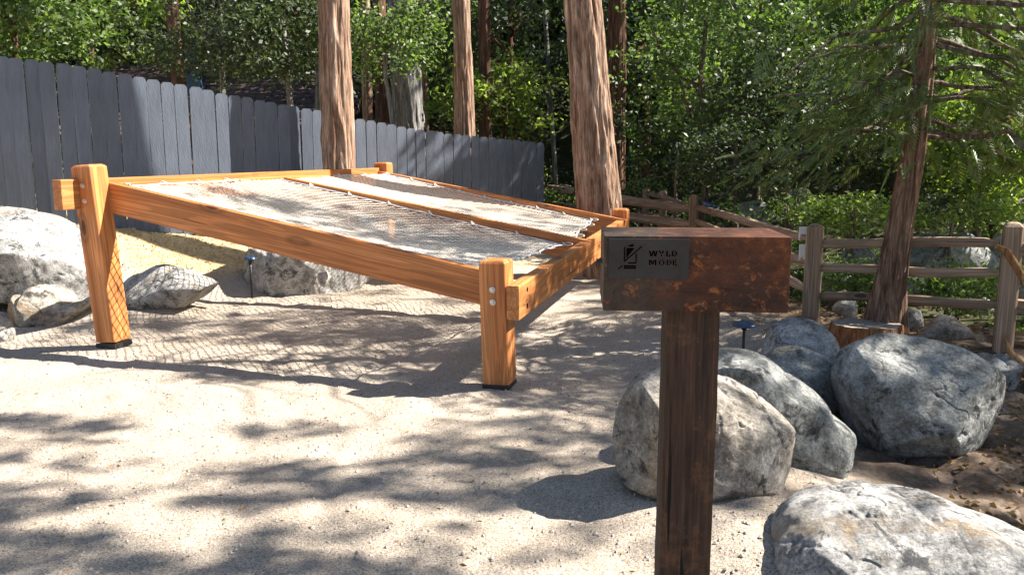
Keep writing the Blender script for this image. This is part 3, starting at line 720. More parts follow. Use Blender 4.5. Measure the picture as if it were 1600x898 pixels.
bark_tree(498, 497, 180, 16.5, 9, 10, 'thin grey stem close left of the thick sunlit cedar trunk', M['grey_bark'], seed=12.2, crown=False, hz=8)
bark_tree(850, 866, 250, 20.0, 6, 7, 'very thin pale stem in the dark woods left of the leaning cedar', M['grey_bark'], seed=11.2, crown=False, hz=9)

# ---- shade: where the sun falls on the ground in the photograph (ground coordinates, metres)
def shade_target(x, y):
    """0 = sunlit, 1 = shaded, for the point where a leaf's shadow meets the ground plane"""
    n = fbm(x * 1.25 + 3, y * 2.6, 4.0, 3); n2 = fbm(x * 4.0, y * 8.0 + 9, 8.0, 2)
    s = np.zeros_like(x)
    def blob(cx, cy, rx, ry, a, k=0.0, soft=.35):
        nonlocal s
        c, q = math.cos(k), math.sin(k); dx = (x - cx) * c + (y - cy) * q; dy = -(x - cx) * q + (y - cy) * c
        d = np.sqrt((dx / rx) ** 2 + (dy / ry) ** 2) + (n - .5) * 1.1 + (n2 - .5) * .5
        m = smoothstep(1 + soft, 1 - soft, d); s = s * (1 - m) + a * m
    # front dapples
    m = smoothstep(4.6, 4.0, y + (n - .5) * 1.6); s = np.maximum(s, m * smoothstep(.45, .55, n * .45 + n2 * .55 - .005))
    blob(-.9, 3.02, 1.6, .16, .9); blob(-.2, 4.1, 1.3, .24, .95, -.05); blob(-1.9, 3.75, .8, .13, .7); blob(-.9, 3.5, .9, .13, 0.05); blob(-2.6, 4.9, .55, .14, .75); blob(-1.3, 4.75, .5, .1, .6)
    blob(.35, 5.9, 1.0, 1.1, .8); blob(.3, 4.9, .9, .6, .6)
    blob(-1.6, 7.7, 2.3, .62, .97); blob(-.3, 6.75, .9, .5, .8); blob(-1.6, 5.95, .8, .10, .6)
    blob(-.05, 6.6, 1.7, .17, .25, 1.28); blob(-4.1, 4.6, .5, .1, .5)
    # right side: rocks, sign, split rail fence
    m = smoothstep(.4, 1.0, x + (n - .5) * .8) * smoothstep(12, 10, y); s = np.maximum(s, m * smoothstep(.36, .50, n * .55 + n2 * .45 + .03))
    blob(.15, 2.4, 1.2, .5, .97)
    blob(2.9, 5.3, 1.3, .8, .88); blob(1.5, 4.3, .6, .5, .72); blob(1.6, 2.8, 1.4, .8, .08); blob(-.8, 1.85, .7, .4, 0.0); blob(1.5, 6.85, 1.6, .15, .2, .21); blob(3.6, 6.4, 1.0, .35, .15); blob(.6, 3.6, .45, .4, .2); blob(1.4, 4.15, .5, .35, .4); blob(2.5, 4.6, .5, .3, .45)
    # right end of the plank fence
    blob(-.9, 13.1, 1.9, .8, .97, .3)
    blob(-.3, 9.6, 1.4, .7, .25)
    return np.clip(s, 0, 1)
SXY = (SUN.x / SUN.z, SUN.y / SUN.z)
def lit_filter(p):
    """keep a leaf clump if its shadow lands where the photograph is shaded"""
    gx_ = p[:, 0] - SXY[0] * p[:, 2]; gy_ = p[:, 1] - SXY[1] * p[:, 2]
    s = shade_target(gx_, gy_); inside = (gx_ > -9) & (gx_ < 5) & (gy_ > 1.0) & (gy_ < 14)
    return np.where(inside, rng.random(len(p)) < s ** 1.3, True)
# trees added out of frame to the right, crowns shaped to cast the dapples
shade_oaks = [((9.4, 2.2), 'unseen oak added at the right to dapple the yard, nearest the camera'), ((12.6, 5.6), 'unseen oak added beyond the right edge to dapple the yard'),
        ((14.5, 11.5), 'unseen oak added beyond the split rail fence at the far right to dapple the yard')]
ncl = 19000
G = np.stack([rng.uniform(-6, 5, ncl), rng.uniform(1.0, 14.2, ncl)], 1); s = shade_target(G[:, 0], G[:, 1]); s = s * np.where((G[:, 0] > -3.2) & (G[:, 0] < 3) & (G[:, 1] > 6.1) & (G[:, 1] < 8.3), .55, 1.0); G = G[rng.random(ncl) < s ** 1.3]
hh = rng.uniform(7.0, 12.0, len(G)); C = np.stack([G[:, 0] + SXY[0] * hh, G[:, 1] + SXY[1] * hh, hh], 1)
C = C[C[:, 2] > 1.59 + .21 * C[:, 1] + .4]
own = np.argmin([np.hypot(C[:, 0] - o[0][0], C[:, 1] - o[0][1]) for o in shade_oaks], axis=0)
for k, ((ox, oy), lb) in enumerate(shade_oaks):
    oz = tz(ox, oy); e = empty('added_shade_oak', (ox, oy, oz), lb, 'tree'); O = e.location.copy(); cc = C[own == k]
    mb = MB(); limb(mb, (ox, oy, oz - .2), (ox - .4, oy, 7.6), .26, .16, 10, .05, 12)
    for q in range(60):
        if len(cc) == 0: break
        t_ = cc[rng.integers(len(cc))]; mid = Vector((ox - .4, oy, 6 + random.random() * 1.5)); ch = np.array([list(mid.lerp(Vector(t_), f_)) for f_ in np.linspace(0, 1, 12)])
        gx_ = ch[:, 0] - SXY[0] * ch[:, 2]; gy_ = ch[:, 1] - SXY[1] * ch[:, 2]
        if np.any((shade_target(gx_, gy_) < .6) & (gx_ < 4)): continue
        limb(mb, mid, t_, .07, .015, 8, .10, 6)
    o = mb.build('trunk', M['dark_bark'], e, True); fix(o, O)
    o = quads('crown', leaf_quads(clump_pts(cc, 9, .13), .11, .06), M['leaf_dark'], e); fix(o, O)

# ---- incense cedar on the right, with feathery sprays
cz = .06; cb = at(1382, 505, 7.2); CT = empty('incense_cedar', (cb.x, 7.2, cz), 'slender red-brown cedar with drooping feathery branches in front of the split rail fence', 'tree'); CO = CT.location.copy()
tp = [at(1378, 520, 7.2), at(1393, 430, 7.2), at(1408, 340, 7.2), at(1425, 250, 7.2), at(1440, 150, 7.2), at(1450, 50, 7.2), at(1458, -60, 7.2)]
tp.append(Vector((tp[-1].x + .25, 7.3, 6.5))); 
ridged_trunk('trunk', tp, [.135, .105, .092, .085, .08, .072, .068, .03], M['thin_bark'], CT, CO, 11, .16, 72, 260, .35, seed=3.)
mb = MB(); tips = []
def trunk_at(z):
    for a, b in zip(tp, tp[1:]):
        if a.z <= z <= b.z: return a.lerp(b, (z - a.z) / (b.z - a.z))
    return tp[-1]
rb = random.Random(5)
BR = []
for i in range(62):
    z = 1.75 + 4.6 * (i / 62) ** 1.15; an = i * 2.4 + rb.uniform(-.4, .4); Lb = rb.uniform(1.1, 2.3) * (1 - .09 * max(0, z - 3))
    BR.append((z, an, Lb))
for (z, an, Lb) in BR + [(2.15, 3.3, 1.5), (2.3, 2.9, 1.7), (1.95, 3.0, 1.1), (2.5, 3.5, 1.9), (2.55, 0.1, 1.6), (2.1, .3, 1.4)]:
    if math.cos(an) < 0: Lb *= .62
    a = trunk_at(z); e_ = a + Vector((math.cos(an) * Lb, math.sin(an) * Lb * .9, rb.uniform(-.35, .15) - .18 * Lb))
    pts = limb(mb, a, e_, .024, .005, 8, .14, 6)
    for j in range(2, 9):
        for _ in range(3):
            p = pts[min(j, 8)]; tips.append((p, (e_ - a).normalized(), Lb))
            q = p + Vector((rb.gauss(0, .22), rb.gauss(0, .22), rb.gauss(-.08, .1))); tips.append((q, (q - a).normalized(), Lb))
ob = mb.build('branches', M['twig'], CT, True); fix(ob, CO)
def sprays(centers, dirs, size, per=16):
    """flat, drooping fan of narrow scale-leaf branchlets"""
    k = len(centers); d = dirs + rng.normal(size=(k, 3)) * .45; d[:, 2] -= .35; d /= np.linalg.norm(d, axis=1, keepdims=True)
    nrm = np.tile(np.array([[0, 0, 1.]]), (k, 1)) + rng.normal(size=(k, 3)) * .45; s = np.cross(d, nrm); s /= np.linalg.norm(s, axis=1, keepdims=True)
    sz = size * rng.uniform(.6, 1.35, (k, 1)); out = []
    for j in range(per):
        t = (j + .5) / per; side = 1 if j % 2 else -1; L = sz * (.5 * (1 - t) + .12); base = centers + d * sz * t; base[:, 2] -= (t * t * .15 * sz)[:, 0]
        dd = d * .75 + s * side * (.75 - .3 * t); dd[:, 2] -= .12; dd /= np.linalg.norm(dd, axis=1, keepdims=True); ww = np.cross(dd, nrm); ww /= np.linalg.norm(ww, axis=1, keepdims=True); ww *= sz * .04
        out.append(np.stack([base, base + dd * L * .5 + ww, base + dd * L, base + dd * L * .5 - ww], 1))
    return np.concatenate(out)
TC = np.array([tuple(t[0]) for t in tips]); TD = np.array([tuple(t[1]) for t in tips])
TC = np.concatenate([TC, TC + rng.normal(size=TC.shape) * np.array([.16, .16, .1])]); TD = np.concatenate([TD, TD])
keep = lit_filter(TC) & ~((np.abs(TC[:, 0] - 3.45 - .08 * (TC[:, 2] - 1.6)) < .22) & (TC[:, 1] < 7.25) & (rng.random(len(TC)) < .8)); TC = TC[keep]; TD = TD[keep]
o = quads('crown', sprays(TC, TD, .19), M['cedar_leaf'], CT); fix(o, CO)

# ---- leafy trees behind: each a thing with its own trunk and crown
def leafy(name, x, y, zc, rad, hgt, ncl, per, L, W, mat, label, lean=0., group=None, crad=.4, bark='twig', br=9):
    z0 = tz(x, y); e = empty(name, (x, y, z0), label, 'tree' if name.endswith('tree') else 'shrub', group); O = e.location.copy()
    mb = MB(); r = .03 + .02 * hgt
    limb(mb, (x, y, z0 - .2), (x + lean, y, zc + hgt * .3), r, r * .4, 10, .06, 8)
    c = rng.normal(size=(ncl, 3)); c /= np.linalg.norm(c, axis=1, keepdims=True); c *= rng.uniform(.25, 1, (ncl, 1)) ** .55
    lump = .35 + 1.3 * fbm(c[:, 0] * 2.5 + x, c[:, 1] * 2.5 + y, c[:, 2] * 2.5, 2); c *= lump[:, None]
    gapf = fbm(c[:, 0] * rad * 1.3 + x * 3, c[:, 1] * rad * 1.3 + y, c[:, 2] * hgt * .9, 2); c = c[gapf > .44]; ncl = len(c)
    c = c * np.array([rad, rad, hgt / 2]) + np.array([x + lean, y, zc])
    for q in range(br):
        t_ = c[rng.integers(ncl)]; s0 = Vector((x + lean * .6, y, zc - hgt * .25 + random.random() * hgt * .3)); limb(mb, s0, t_, r * .4, r * .1, 6, .12, 5)
    o = mb.build('trunk', M[bark], e, True); fix(o, O)
    o = quads('crown', leaf_quads(clump_pts(c, int(per * .75), crad), L * 1.35, W * 1.35), mat, e); fix(o, O); return e
D, Mi, Br = M['leaf_dark'], M['leaf_mid'], M['leaf_bright']
T = [ # px, py of the crown centre, distance, crown radius, crown height, clumps, leaf size, material, label
 (20, 30, 17, 2.0, 2.4, 420, .10, Mi, 'leafy tree filling the top left corner above the plank fence', 'dark_bark'),
 (140, 0, 21, 2.6, 2.6, 360, .11, Br, 'yellow-green tree at the top left, right of the corner tree', 'dark_bark'),
 (235, 30, 26, 3.2, 5.0, 380, .13, Br, 'bright backlit tree showing above the brown roof', 'dark_bark'),
 (345, 40, 13.6, 1.5, 2.0, 420, .065, D, 'small-leaved oak hanging over the roof, left of the thick cedar trunk', 'grey_bark'),
 (440, 45, 14.2, 1.5, 2.2, 460, .065, D, 'small-leaved oak just left of the thick sunlit cedar trunk', 'grey_bark'),
 (610, 50, 13.8, .95, 1.5, 330, .06, Mi, 'pale-leaved oak branch mass between the two near cedar trunks', 'grey_bark'),
 (690, 70, 21, 1.6, 3.6, 260, .09, Mi, 'green tree beside the slim pale trunk', 'dark_bark'),
 (800, 60, 19, 1.9, 3.4, 380, .09, D, 'dark bushy tree between the slim trunk and the leaning cedar', 'dark_bark'),
 (790, 160, 18, 1.5, 1.8, 300, .085, Br, 'low yellow-green bush over the right end of the plank fence', 'dark_bark'),
 (1010, 60, 20, 1.7, 4.2, 300, .09, D, 'dark tree right of the leaning cedar trunk', 'dark_bark'),
 (1100, 130, 14.5, 1.5, 3.4, 520, .075, Mi, 'leafy green maple above the far rail fence posts', 'twig'),
 (1190, 50, 17, 2.0, 3.6, 480, .085, Mi, 'large green tree behind the feathery cedar branches', 'twig'),
 (1240, 170, 13.0, 1.3, 2.4, 500, .07, D, 'dark leafy maple left of the slender cedar', 'twig'),
 (1350, 60, 16, 2.0, 3.4, 450, .085, Mi, 'green maple behind the top of the slender cedar', 'twig'),
 (1540, 60, 14, 1.9, 2.6, 520, .08, Mi, 'green maple at the top right corner', 'twig'),
 (1540, 210, 12, 1.25, 1.8, 480, .085, Br, 'sunlit bright green maple right of the slender cedar', 'twig'),
]
for (u, v, Yd, rad, hg, n_, L, mt, lb, bk) in T:
    p = at(u, v, Yd); leafy('broadleaf_tree', p.x, p.y, p.z, rad, hg, n_, 26, L, L * .55, mt, lb, bark=bk, crad=.32)
SB = [(1060, 265, 13.5, .8, 1.0, 200, .06, Mi, 'bush behind the far rail fence posts'), (1150, 250, 12, .9, 1.1, 260, .06, D, 'dark bush behind the sign box'),
      (1000, 240, 16, .9, 1.6, 200, .07, D, 'dark shrub right of the leaning cedar foot'), (1335, 335, 10.5, .8, .45, 150, .055, Br, 'yellow-green shrub behind the rails left of the slender cedar'),
      (1490, 335, 10.8, .95, .45, 170, .055, Br, 'bright fern-like shrub behind the rails right of the slender cedar'), (1500, 450, 8.6, .5, .4, 160, .045, Mi, 'low green plant below the rails right of the slender cedar'),
      (1590, 300, 13, 1.0, 1.2, 260, .07, D, 'dark shrub at the right edge'), (870, 290, 17, .8, .7, 150, .06, Br, 'bright grass-like shrub at the end of the plank fence'),
      (1400, 250, 14, 1.1, 1.4, 300, .07, D, 'dark shrub behind the slender cedar trunk'), (1230, 335, 11.5, .9, .4, 160, .055, Mi, 'low green bush just behind the right end of the sign box'),
      (1340, 430, 9.2, .45, .35, 130, .045, Mi, 'low green plant below the rails left of the slender cedar')]
for (u, v, Yd, rad, hg, n_, L, mt, lb) in SB:
    p = at(u, v, Yd); leafy('shrub', p.x, p.y, max(p.z, tz(p.x, p.y) + hg * .35), rad, hg, n_, 22, L, L * .5, mt, lb, crad=.22, br=5)
# tall trees added with crowns above the frame to shade the woods in patches
ng = 5200; GX = rng.uniform(-22, 24, ng); GY = rng.uniform(13.9, 44, ng); kq = fbm(GX * .45, GY * .35, 6., 3) > np.where((GX > -1) & (GX < 8) & (GY < 17.5), .56, .485); GX, GY = GX[kq], GY[kq]
hz_ = rng.uniform(10.5, 16, len(GX)); CC = np.stack([GX + SXY[0] * hz_, GY + SXY[1] * hz_, hz_], 1); CC = CC[CC[:, 2] > 1.59 + .2 * CC[:, 1] + 1.0]
tall = [(-6, 24), (3, 27), (10, 17), (12, 27), (19, 20), (24, 31), (32, 22)]
ow = np.argmin([np.hypot(CC[:, 0] - a, CC[:, 1] - b) for a, b in tall], axis=0)
lbs = ['tall conifer added to shade the woods, behind the house roof', 'tall conifer added to shade the woods, in their middle', 'tall conifer added to shade the woods, on the far creek bank', 'tall conifer added to shade the woods, deep behind the maples', 'tall conifer added to shade the woods, beyond the right edge nearest the creek', 'tall conifer added to shade the woods, far up the slope at the right', 'tall conifer added to shade the woods, farthest right']
for k, (ox, oy) in enumerate(tall):
    cc = CC[ow == k]
    if len(cc) == 0: continue
    oz = tz(ox, oy); e = empty('conifer_tree', (ox, oy, oz), lbs[k], 'tree'); O = e.location.copy()
    o = MB().tube([(ox, oy, oz - .3), (ox + .1, oy, 8), (ox, oy, 15)], [.3, .22, .05], 12).build('trunk', M['dark_bark'], e, True); fix(o, O)
    o = quads('crown', leaf_quads(clump_pts(cc, 16, .55), .34, .17), M['leaf_dark'], e); fix(o, O)
# far woodland mass on the hillside: foliage and stems
def forest():
    cs = []
    n = 340
    Yf = rng.uniform(21, 46, n); Xf = (rng.uniform(-1.0, 1.05, n)) * Yf * .72
    for x, y in zip(Xf, Yf):
        if x < -4 and y < 24: continue
        z0 = tz(x, y); r = rng.uniform(1.4, 2.6); h = rng.uniform(4, 8); k = 70
        c = rng.normal(size=(k, 3)); c /= np.linalg.norm(c, axis=1, keepdims=True); c *= rng.uniform(.3, 1, (k, 1)) ** .5
        c = c * np.array([r, r, h / 2]) + np.array([x, y, z0 + h * .62]); cs.append(c)
    c = np.concatenate(cs); return leaf_quads(clump_pts(c, 12, .5), .2, .12)
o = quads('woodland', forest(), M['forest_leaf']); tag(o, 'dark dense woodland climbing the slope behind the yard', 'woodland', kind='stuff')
# undergrowth between rail fence and woods
n = 5200; ux = rng.uniform(1.5, 14, n); uy = rng.uniform(8.3, 20, n); k = (uy > 9.1 - (ux - 2.9) * .8) & (fbm(ux * .9, uy * .9, 2.) > .52); ux, uy = ux[k], uy[k]
c = np.stack([ux, uy, terrain(ux, uy) + rng.uniform(.0, .45, len(ux)) * (fbm(ux, uy, 7.) + .3)], 1)
o = quads('undergrowth', leaf_quads(clump_pts(c, 14, .16), .055, .028, -.4, .1), M['leaf_mid']); tag(o, 'tangled green undergrowth on the creek bank behind the rail fence', 'undergrowth', kind='stuff')
n = 2500; ux = rng.uniform(-16, 4, n); uy = rng.uniform(14.5, 22, n)
c = np.stack([ux, uy, terrain(ux, uy) + rng.uniform(0, 1.0, n)], 1)
o = quads('hedge_growth', leaf_quads(clump_pts(c, 12, .3), .1, .05), M['forest_leaf']); tag(o, 'dark undergrowth behind the plank fence', 'undergrowth', kind='stuff')

# ------------------------------------------------------------------ house roof behind the plank fence
hA = at(150, 92, 23); hB = at(440, 78, 21)
hs = empty('house', ((hA.x + hB.x) / 2, 21, tz(-8, 21)), 'dark brown shingled house roof showing behind the plank fence', 'house'); HO = hs.location.copy()
rx0, rx1 = hA.x - 1, hB.x + 1.6; ry = 20.; rz0, rz1 = 2.0, hA.z
mb = MB(); nr = 17
for i in range(nr):
    f0_, f1_ = i / nr, (i + 1) / nr; ya, yb = ry + (f0_) * 4.5, ry + f1_ * 4.5; za, zb = rz0 + (rz1 - rz0) * f0_, rz0 + (rz1 - rz0) * f1_
    nc = 34
    for j in range(nc):
        xa = rx0 + (rx1 - rx0) * (j + (.5 if i % 2 else 0)) / nc; xb = xa + (rx1 - rx0) / nc - .02; lift = .045 + random.uniform(-.012, .012)
        mb.add([(xa, ya, za + lift), (xb, ya, za + lift), (xb, yb, zb + .012), (xa, yb, zb + .012), (xa, ya, za), (xb, ya, za)], [(0, 1, 2, 3), (4, 5, 1, 0)])
o = mb.build('shingle', M['roof'], hs); fix(o, HO); tag(o, kind='stuff')
o = MB().add([(rx0, ry, rz0), (rx1, ry, rz0), (rx1, ry + 4.5, rz1), (rx0, ry + 4.5, rz1), (rx0, ry + 9, rz0), (rx1, ry + 9, rz0), (rx0, ry, rz0 - .12), (rx1, ry, rz0 - .12)],
             [(0, 1, 2, 3), (3, 2, 5, 4), (0, 3, 4), (1, 5, 2), (6, 7, 1, 0)]).build('roof', M['roof'], hs); fix(o, HO)
o = MB().box(rx0 + .4, rx1 - .4, ry + .5, ry + 8.5, -.5, rz0 - .13).build('wall', M['house_wall'], hs); fix(o, HO)
cp = at(293, 88, 22.3); o = MB().box(cp.x - .28, cp.x + .28, cp.y, cp.y + .5, cp.z - 1.0, cp.z + .28, .03).build('chimney', M['lamp_metal'], hs); fix(o, HO)

# ------------------------------------------------------------------ rocks
def rock(outline, Yd, depth, mat, label, sub=6, seed=1, power=.62, rough=1.0, facet=5, cat='rock', dy=0.0, name='boulder', group=None, planes=()):
    """outline: silhouette in picture px seen from the camera; grown into a closed solid of real depth"""
    P = [at(u, v, Yd) for u, v in outline]; cx = sum(p.x for p in P) / len(P); cz_ = sum(p.z for p in P) / len(P)
    an = np.array([math.atan2(p.z - cz_, p.x - cx) for p in P]); rd = np.array([math.hypot(p.x - cx, p.z - cz_) for p in P]); o_ = np.argsort(an); an, rd = an[o_], rd[o_]
    an = np.concatenate([an - 2 * np.pi, an, an + 2 * np.pi]); rd = np.tile(rd, 3)
    bm = bmesh.new(); bmesh.ops.create_icosphere(bm, subdivisions=sub, radius=1); V = np.array([v.co[:] for v in bm.verts])
    rho = np.hypot(V[:, 0], V[:, 2]); ph = np.arctan2(V[:, 2], V[:, 0]); Rr = np.interp(ph, an, rd)
    # soften the polygonal outline away from the silhouette
    rb_ = rho ** power; yy = np.sign(V[:, 1]) * (1 - rho ** 2).clip(0) ** .5
    W_ = np.stack([rb_ * Rr * np.cos(ph), yy * depth, rb_ * Rr * np.sin(ph)], 1)
    size = float(np.mean(rd)); rs = np.random.default_rng(seed)
    q = W_ / size
    for (a_, b_, c_, lm) in planes:
        nn = np.array([a_, b_, c_]); nn /= np.linalg.norm(nn); sup = np.max(q @ nn); dd = q @ nn - lm * sup
        q = q - np.where(dd > 0, dd, 0)[:, None] * nn * .92
    for k in range(facet + 3):                 # planed facets
        nn = rs.normal(size=3); nn[1] = -abs(nn[1]) * 1.3; nn /= np.linalg.norm(nn); lim = rs.uniform(.58, .86) * (1 + (depth / size - 1) * abs(nn[1])); dd = q @ nn - lim
        q = q - np.where(dd > 0, dd, 0)[:, None] * nn * .8
    n1 = fbm(q[:, 0] * 1.6 + seed, q[:, 1] * 1.6, q[:, 2] * 1.6 + seed, 4) - .5; n2 = fbm(q[:, 0] * 5 + seed, q[:, 1] * 5, q[:, 2] * 5, 4); cr = np.abs(fbm(q[:, 0] * 2.4, q[:, 1] * 2.4 + seed, q[:, 2] * 2.4, 3) - .5)
    d = rough * (.12 * n1 + .05 * (n2 - .5) - .018 * smoothstep(.02, 0, cr)); nrm = q / np.linalg.norm(q, axis=1, keepdims=True); q = q + nrm * d[:, None]
    W_ = q * size
    for v, p in zip(bm.verts, W_): v.co = p
    me = bpy.data.meshes.new(name); bm.to_mesh(me); bm.free()
    o = link(name, me, mat, None, True); o.location = (cx, Yd + dy, cz_); tag(o, label, cat, group); return o
Gt, Gb, Gw = M['granite'], M['granite_blue'], M['granite_brown']
rock([(960, 700), (968, 640), (1000, 592), (1060, 580), (1140, 592), (1200, 620), (1236, 670), (1236, 730), (1215, 800), (1170, 806), (1100, 790), (1000, 770), (965, 740)], 3.75, .34, Gw, 'tan and white boulder directly behind the sign post', seed=3, facet=3, sub=7, planes=((.1, -.5, .85, .7), (-.15, -.98, -.1, .72), (-.8, -.5, .2, .8), (.8, -.55, -.1, .8), (.2, -.7, -.7, .7)))
rock([(1060, 640), (1085, 570), (1130, 546), (1180, 552), (1228, 588), (1290, 645), (1342, 700), (1366, 748), (1352, 795), (1290, 825), (1190, 830), (1090, 790)], 4.3, .42, Gb, 'long blue-grey boulder sloping right, behind the tan boulder', seed=5, rough=.65, facet=2, sub=7, planes=((.55, -.4, .7, .86), (.1, -.9, .2, .75), (.7, -.6, -.3, .9)))
rock([(1190, 575), (1215, 549), (1260, 545), (1295, 565), (1318, 610), (1322, 660), (1290, 690), (1230, 690), (1195, 640)], 5.2, .32, Gb, 'dark grey rock between the long boulder and the largest boulder', seed=8, facet=3, planes=((-.1, -.5, .9, .68), (.3, -.9, -.05, .68), (-.6, -.7, .1, .75)))
rock([(1200, 530), (1215, 505), (1255, 498), (1290, 515), (1308, 550), (1308, 600), (1260, 620), (1205, 590)], 5.9, .3, Gt, 'grey rock lying at the back of the boulder pile by the path light', seed=9, facet=4)
rock([(1308, 600), (1325, 555), (1370, 533), (1440, 530), (1500, 545), (1560, 590), (1590, 640), (1575, 690), (1520, 730), (1440, 724), (1380, 738), (1330, 715), (1312, 660)], 4.75, .5, Gb, 'largest blue-grey boulder at the right', seed=12, facet=3, sub=7, planes=((.02, -.5, .87, .62), (-.45, -.85, -.1, .66), (.5, -.85, -.15, .72), (0, -.7, -.7, .62), (-.9, -.3, .3, .85)))
rock([(1205, 910), (1222, 860), (1260, 825), (1350, 803), (1450, 806), (1560, 832), (1660, 870), (1700, 940), (1650, 1010), (1400, 1040), (1230, 1000)], 2.95, .55, Gt, 'pale granite boulder in the bottom right corner', seed=21, facet=3, sub=7, planes=((-.1, -.45, .88, .66), (-.6, -.7, .3, .75), (.2, -.95, .1, .75)))
rock([(-160, 430), (-120, 350), (-30, 326), (40, 332), (110, 356), (145, 380), (150, 440), (125, 474), (60, 468), (0, 455), (-100, 480)], 8.35, .62, Gt, 'huge white boulder at the left edge below the fence', seed=31, facet=3, planes=((.1, -.5, .86, .66), (.2, -.9, -.3, .72)))
rock([(-40, 500), (-30, 458), (40, 462), (110, 474), (160, 470), (185, 480), (150, 498), (80, 503), (20, 510)], 8.0, .35, Gw, 'low brown-edged rock under the huge white boulder', seed=33, facet=2)
rock([(188, 462), (195, 442), (225, 424), (270, 421), (310, 432), (345, 450), (348, 470), (280, 480), (200, 478)], 8.5, .35, Gt, 'rounded rock right of the left front post', seed=37, facet=3)
rock([(330, 425), (355, 402), (420, 392), (500, 400), (580, 416), (620, 440), (560, 460), (440, 462), (370, 450)], 9.8, .4, Gt, 'pale rock under the sloping front beam', seed=41, facet=3)
rock([(-30, 535), (-25, 495), (0, 488), (12, 510), (14, 540), (-10, 548)], 7.1, .15, Gt, 'small rock cut by the left edge of the picture', seed=43, facet=2, sub=5)
rock([(1305, 500), (1312, 470), (1325, 462), (1338, 476), (1338, 500)], 8.2, .10, Gt, 'small white stone beyond the sawn stump', seed=47, facet=2, sub=4)
rock([(1400, 520), (1408, 492), (1440, 488), (1440, 520)], 7.5, .14, Gt, 'pale stone right of the slender cedar foot', seed=49, facet=2, sub=5)
rock([(1500, 590), (1510, 568), (1560, 560), (1600, 566), (1620, 590), (1560, 606)], 6.0, .16, Gt, 'flat sunlit stone behind the largest boulder', seed=53, facet=2, sub=5)
rock([(1430, 530), (1450, 512), (1520, 512), (1530, 530), (1480, 542)], 7.2, .14, Gw, 'flat tan stone at the foot of the right rail fence post', seed=57, facet=2, sub=5)
rock([(498, 440), (500, 425), (512, 422), (516, 440), (506, 448)], 8.9, .06, Gw, 'small brown stone under the lounger', seed=59, facet=2, sub=4)
rock([(1400, 400), (1420, 380), (1480, 372), (1540, 385), (1560, 410), (1480, 430)], 12, .4, Gb, 'grey creek rock behind the middle rails', seed=61, facet=3, sub=5)
rock([(1560, 470), (1570, 448), (1620, 440), (1660, 470), (1600, 490)], 9.6, .3, Gb, 'blue-grey creek rock right of the right rail post', seed=63, facet=3, sub=5)
rock([(1210, 340), (1230, 305), (1270, 300), (1280, 340)], 13.5, .3, Gw, 'brown bank rock in shade above the sign box', seed=67, facet=3, sub=5)
rock([(1100, 560), (1110, 545), (1130, 545), (1135, 562)], 5.4, .05, Gt, 'tiny stone beside the path light', seed=69, facet=2, sub=4)
for k, (u, v, Yd, r_, lb) in enumerate([(1300, 440, 9.6, 28, 'grey creek stone below the rails left of the slender cedar'), (1345, 405, 11, 26, 'dark creek stone between the middle rails'), (1600, 385, 12, 40, 'large creek boulder behind the right rail post'),
        (1440, 455, 9.8, 24, 'mossy creek stone right of the slender cedar'), (1520, 475, 9.0, 22, 'small grey stone under the lowest rail at the right'), (1180, 335, 12.5, 26, 'dark stone on the bank above the sign box'), (1545, 290, 15, 30, 'sunlit stone on the far slope at the right')]):
    rock([(u - r_ * 1.3, v + r_ * .4), (u - r_, v - r_ * .4), (u - r_ * .2, v - r_ * .8), (u + r_ * .8, v - r_ * .5), (u + r_ * 1.4, v + r_ * .3), (u, v + r_ * .7)], Yd, r_ * Yd / F * .9, Gb if k % 2 else Gt, lb, seed=80 + k, facet=3, sub=4)
# ------------------------------------------------------------------ stump
sp = on_ground(1352, 535); sz = tz(sp.x, sp.y)
stp = empty('tree_stump', (sp.x, sp.y, sz), 'sawn stump with splintered orange side in front of the slender cedar', 'stump'); stp['label'] = 'sawn stump with splintered orange side in front of the slender cedar'
n = 60; vs = []; 
lev = [(-.1, 1.12), (.0, 1.08), (.06, 1.0), (.12, .96), (.165, .93)]
for z, k in lev:
    for i in range(n):
        a = 2 * math.pi * i / n; r = .31 * k * (1 + .10 * noise.noise(Vector((math.cos(a) * 2, math.sin(a) * 2, 3))) + .05 * noise.noise(Vector((math.cos(a) * 9, math.sin(a) * 9, z * 3)))); vs.append((r * math.cos(a), r * math.sin(a) * .8, z + .02 * noise.noise(Vector((a * 2, 0, 0)))))
fs = [(k * n + i, k * n + (i + 1) % n, (k + 1) * n + (i + 1) % n, (k + 1) * n + i) for k in range(len(lev) - 1) for i in range(n)]
MB().add(vs, fs).build('bark', M['stump'], stp, True)
tv = [(0, 0, .165)] + [(v[0] * .995, v[1] * .995, v[2] + .001) for v in vs[-n:]]
MB().add(tv, [(0, 1 + i, 1 + (i + 1) % n) for i in range(n)]).build('sawn_face', M['stump_top'], stp, True)

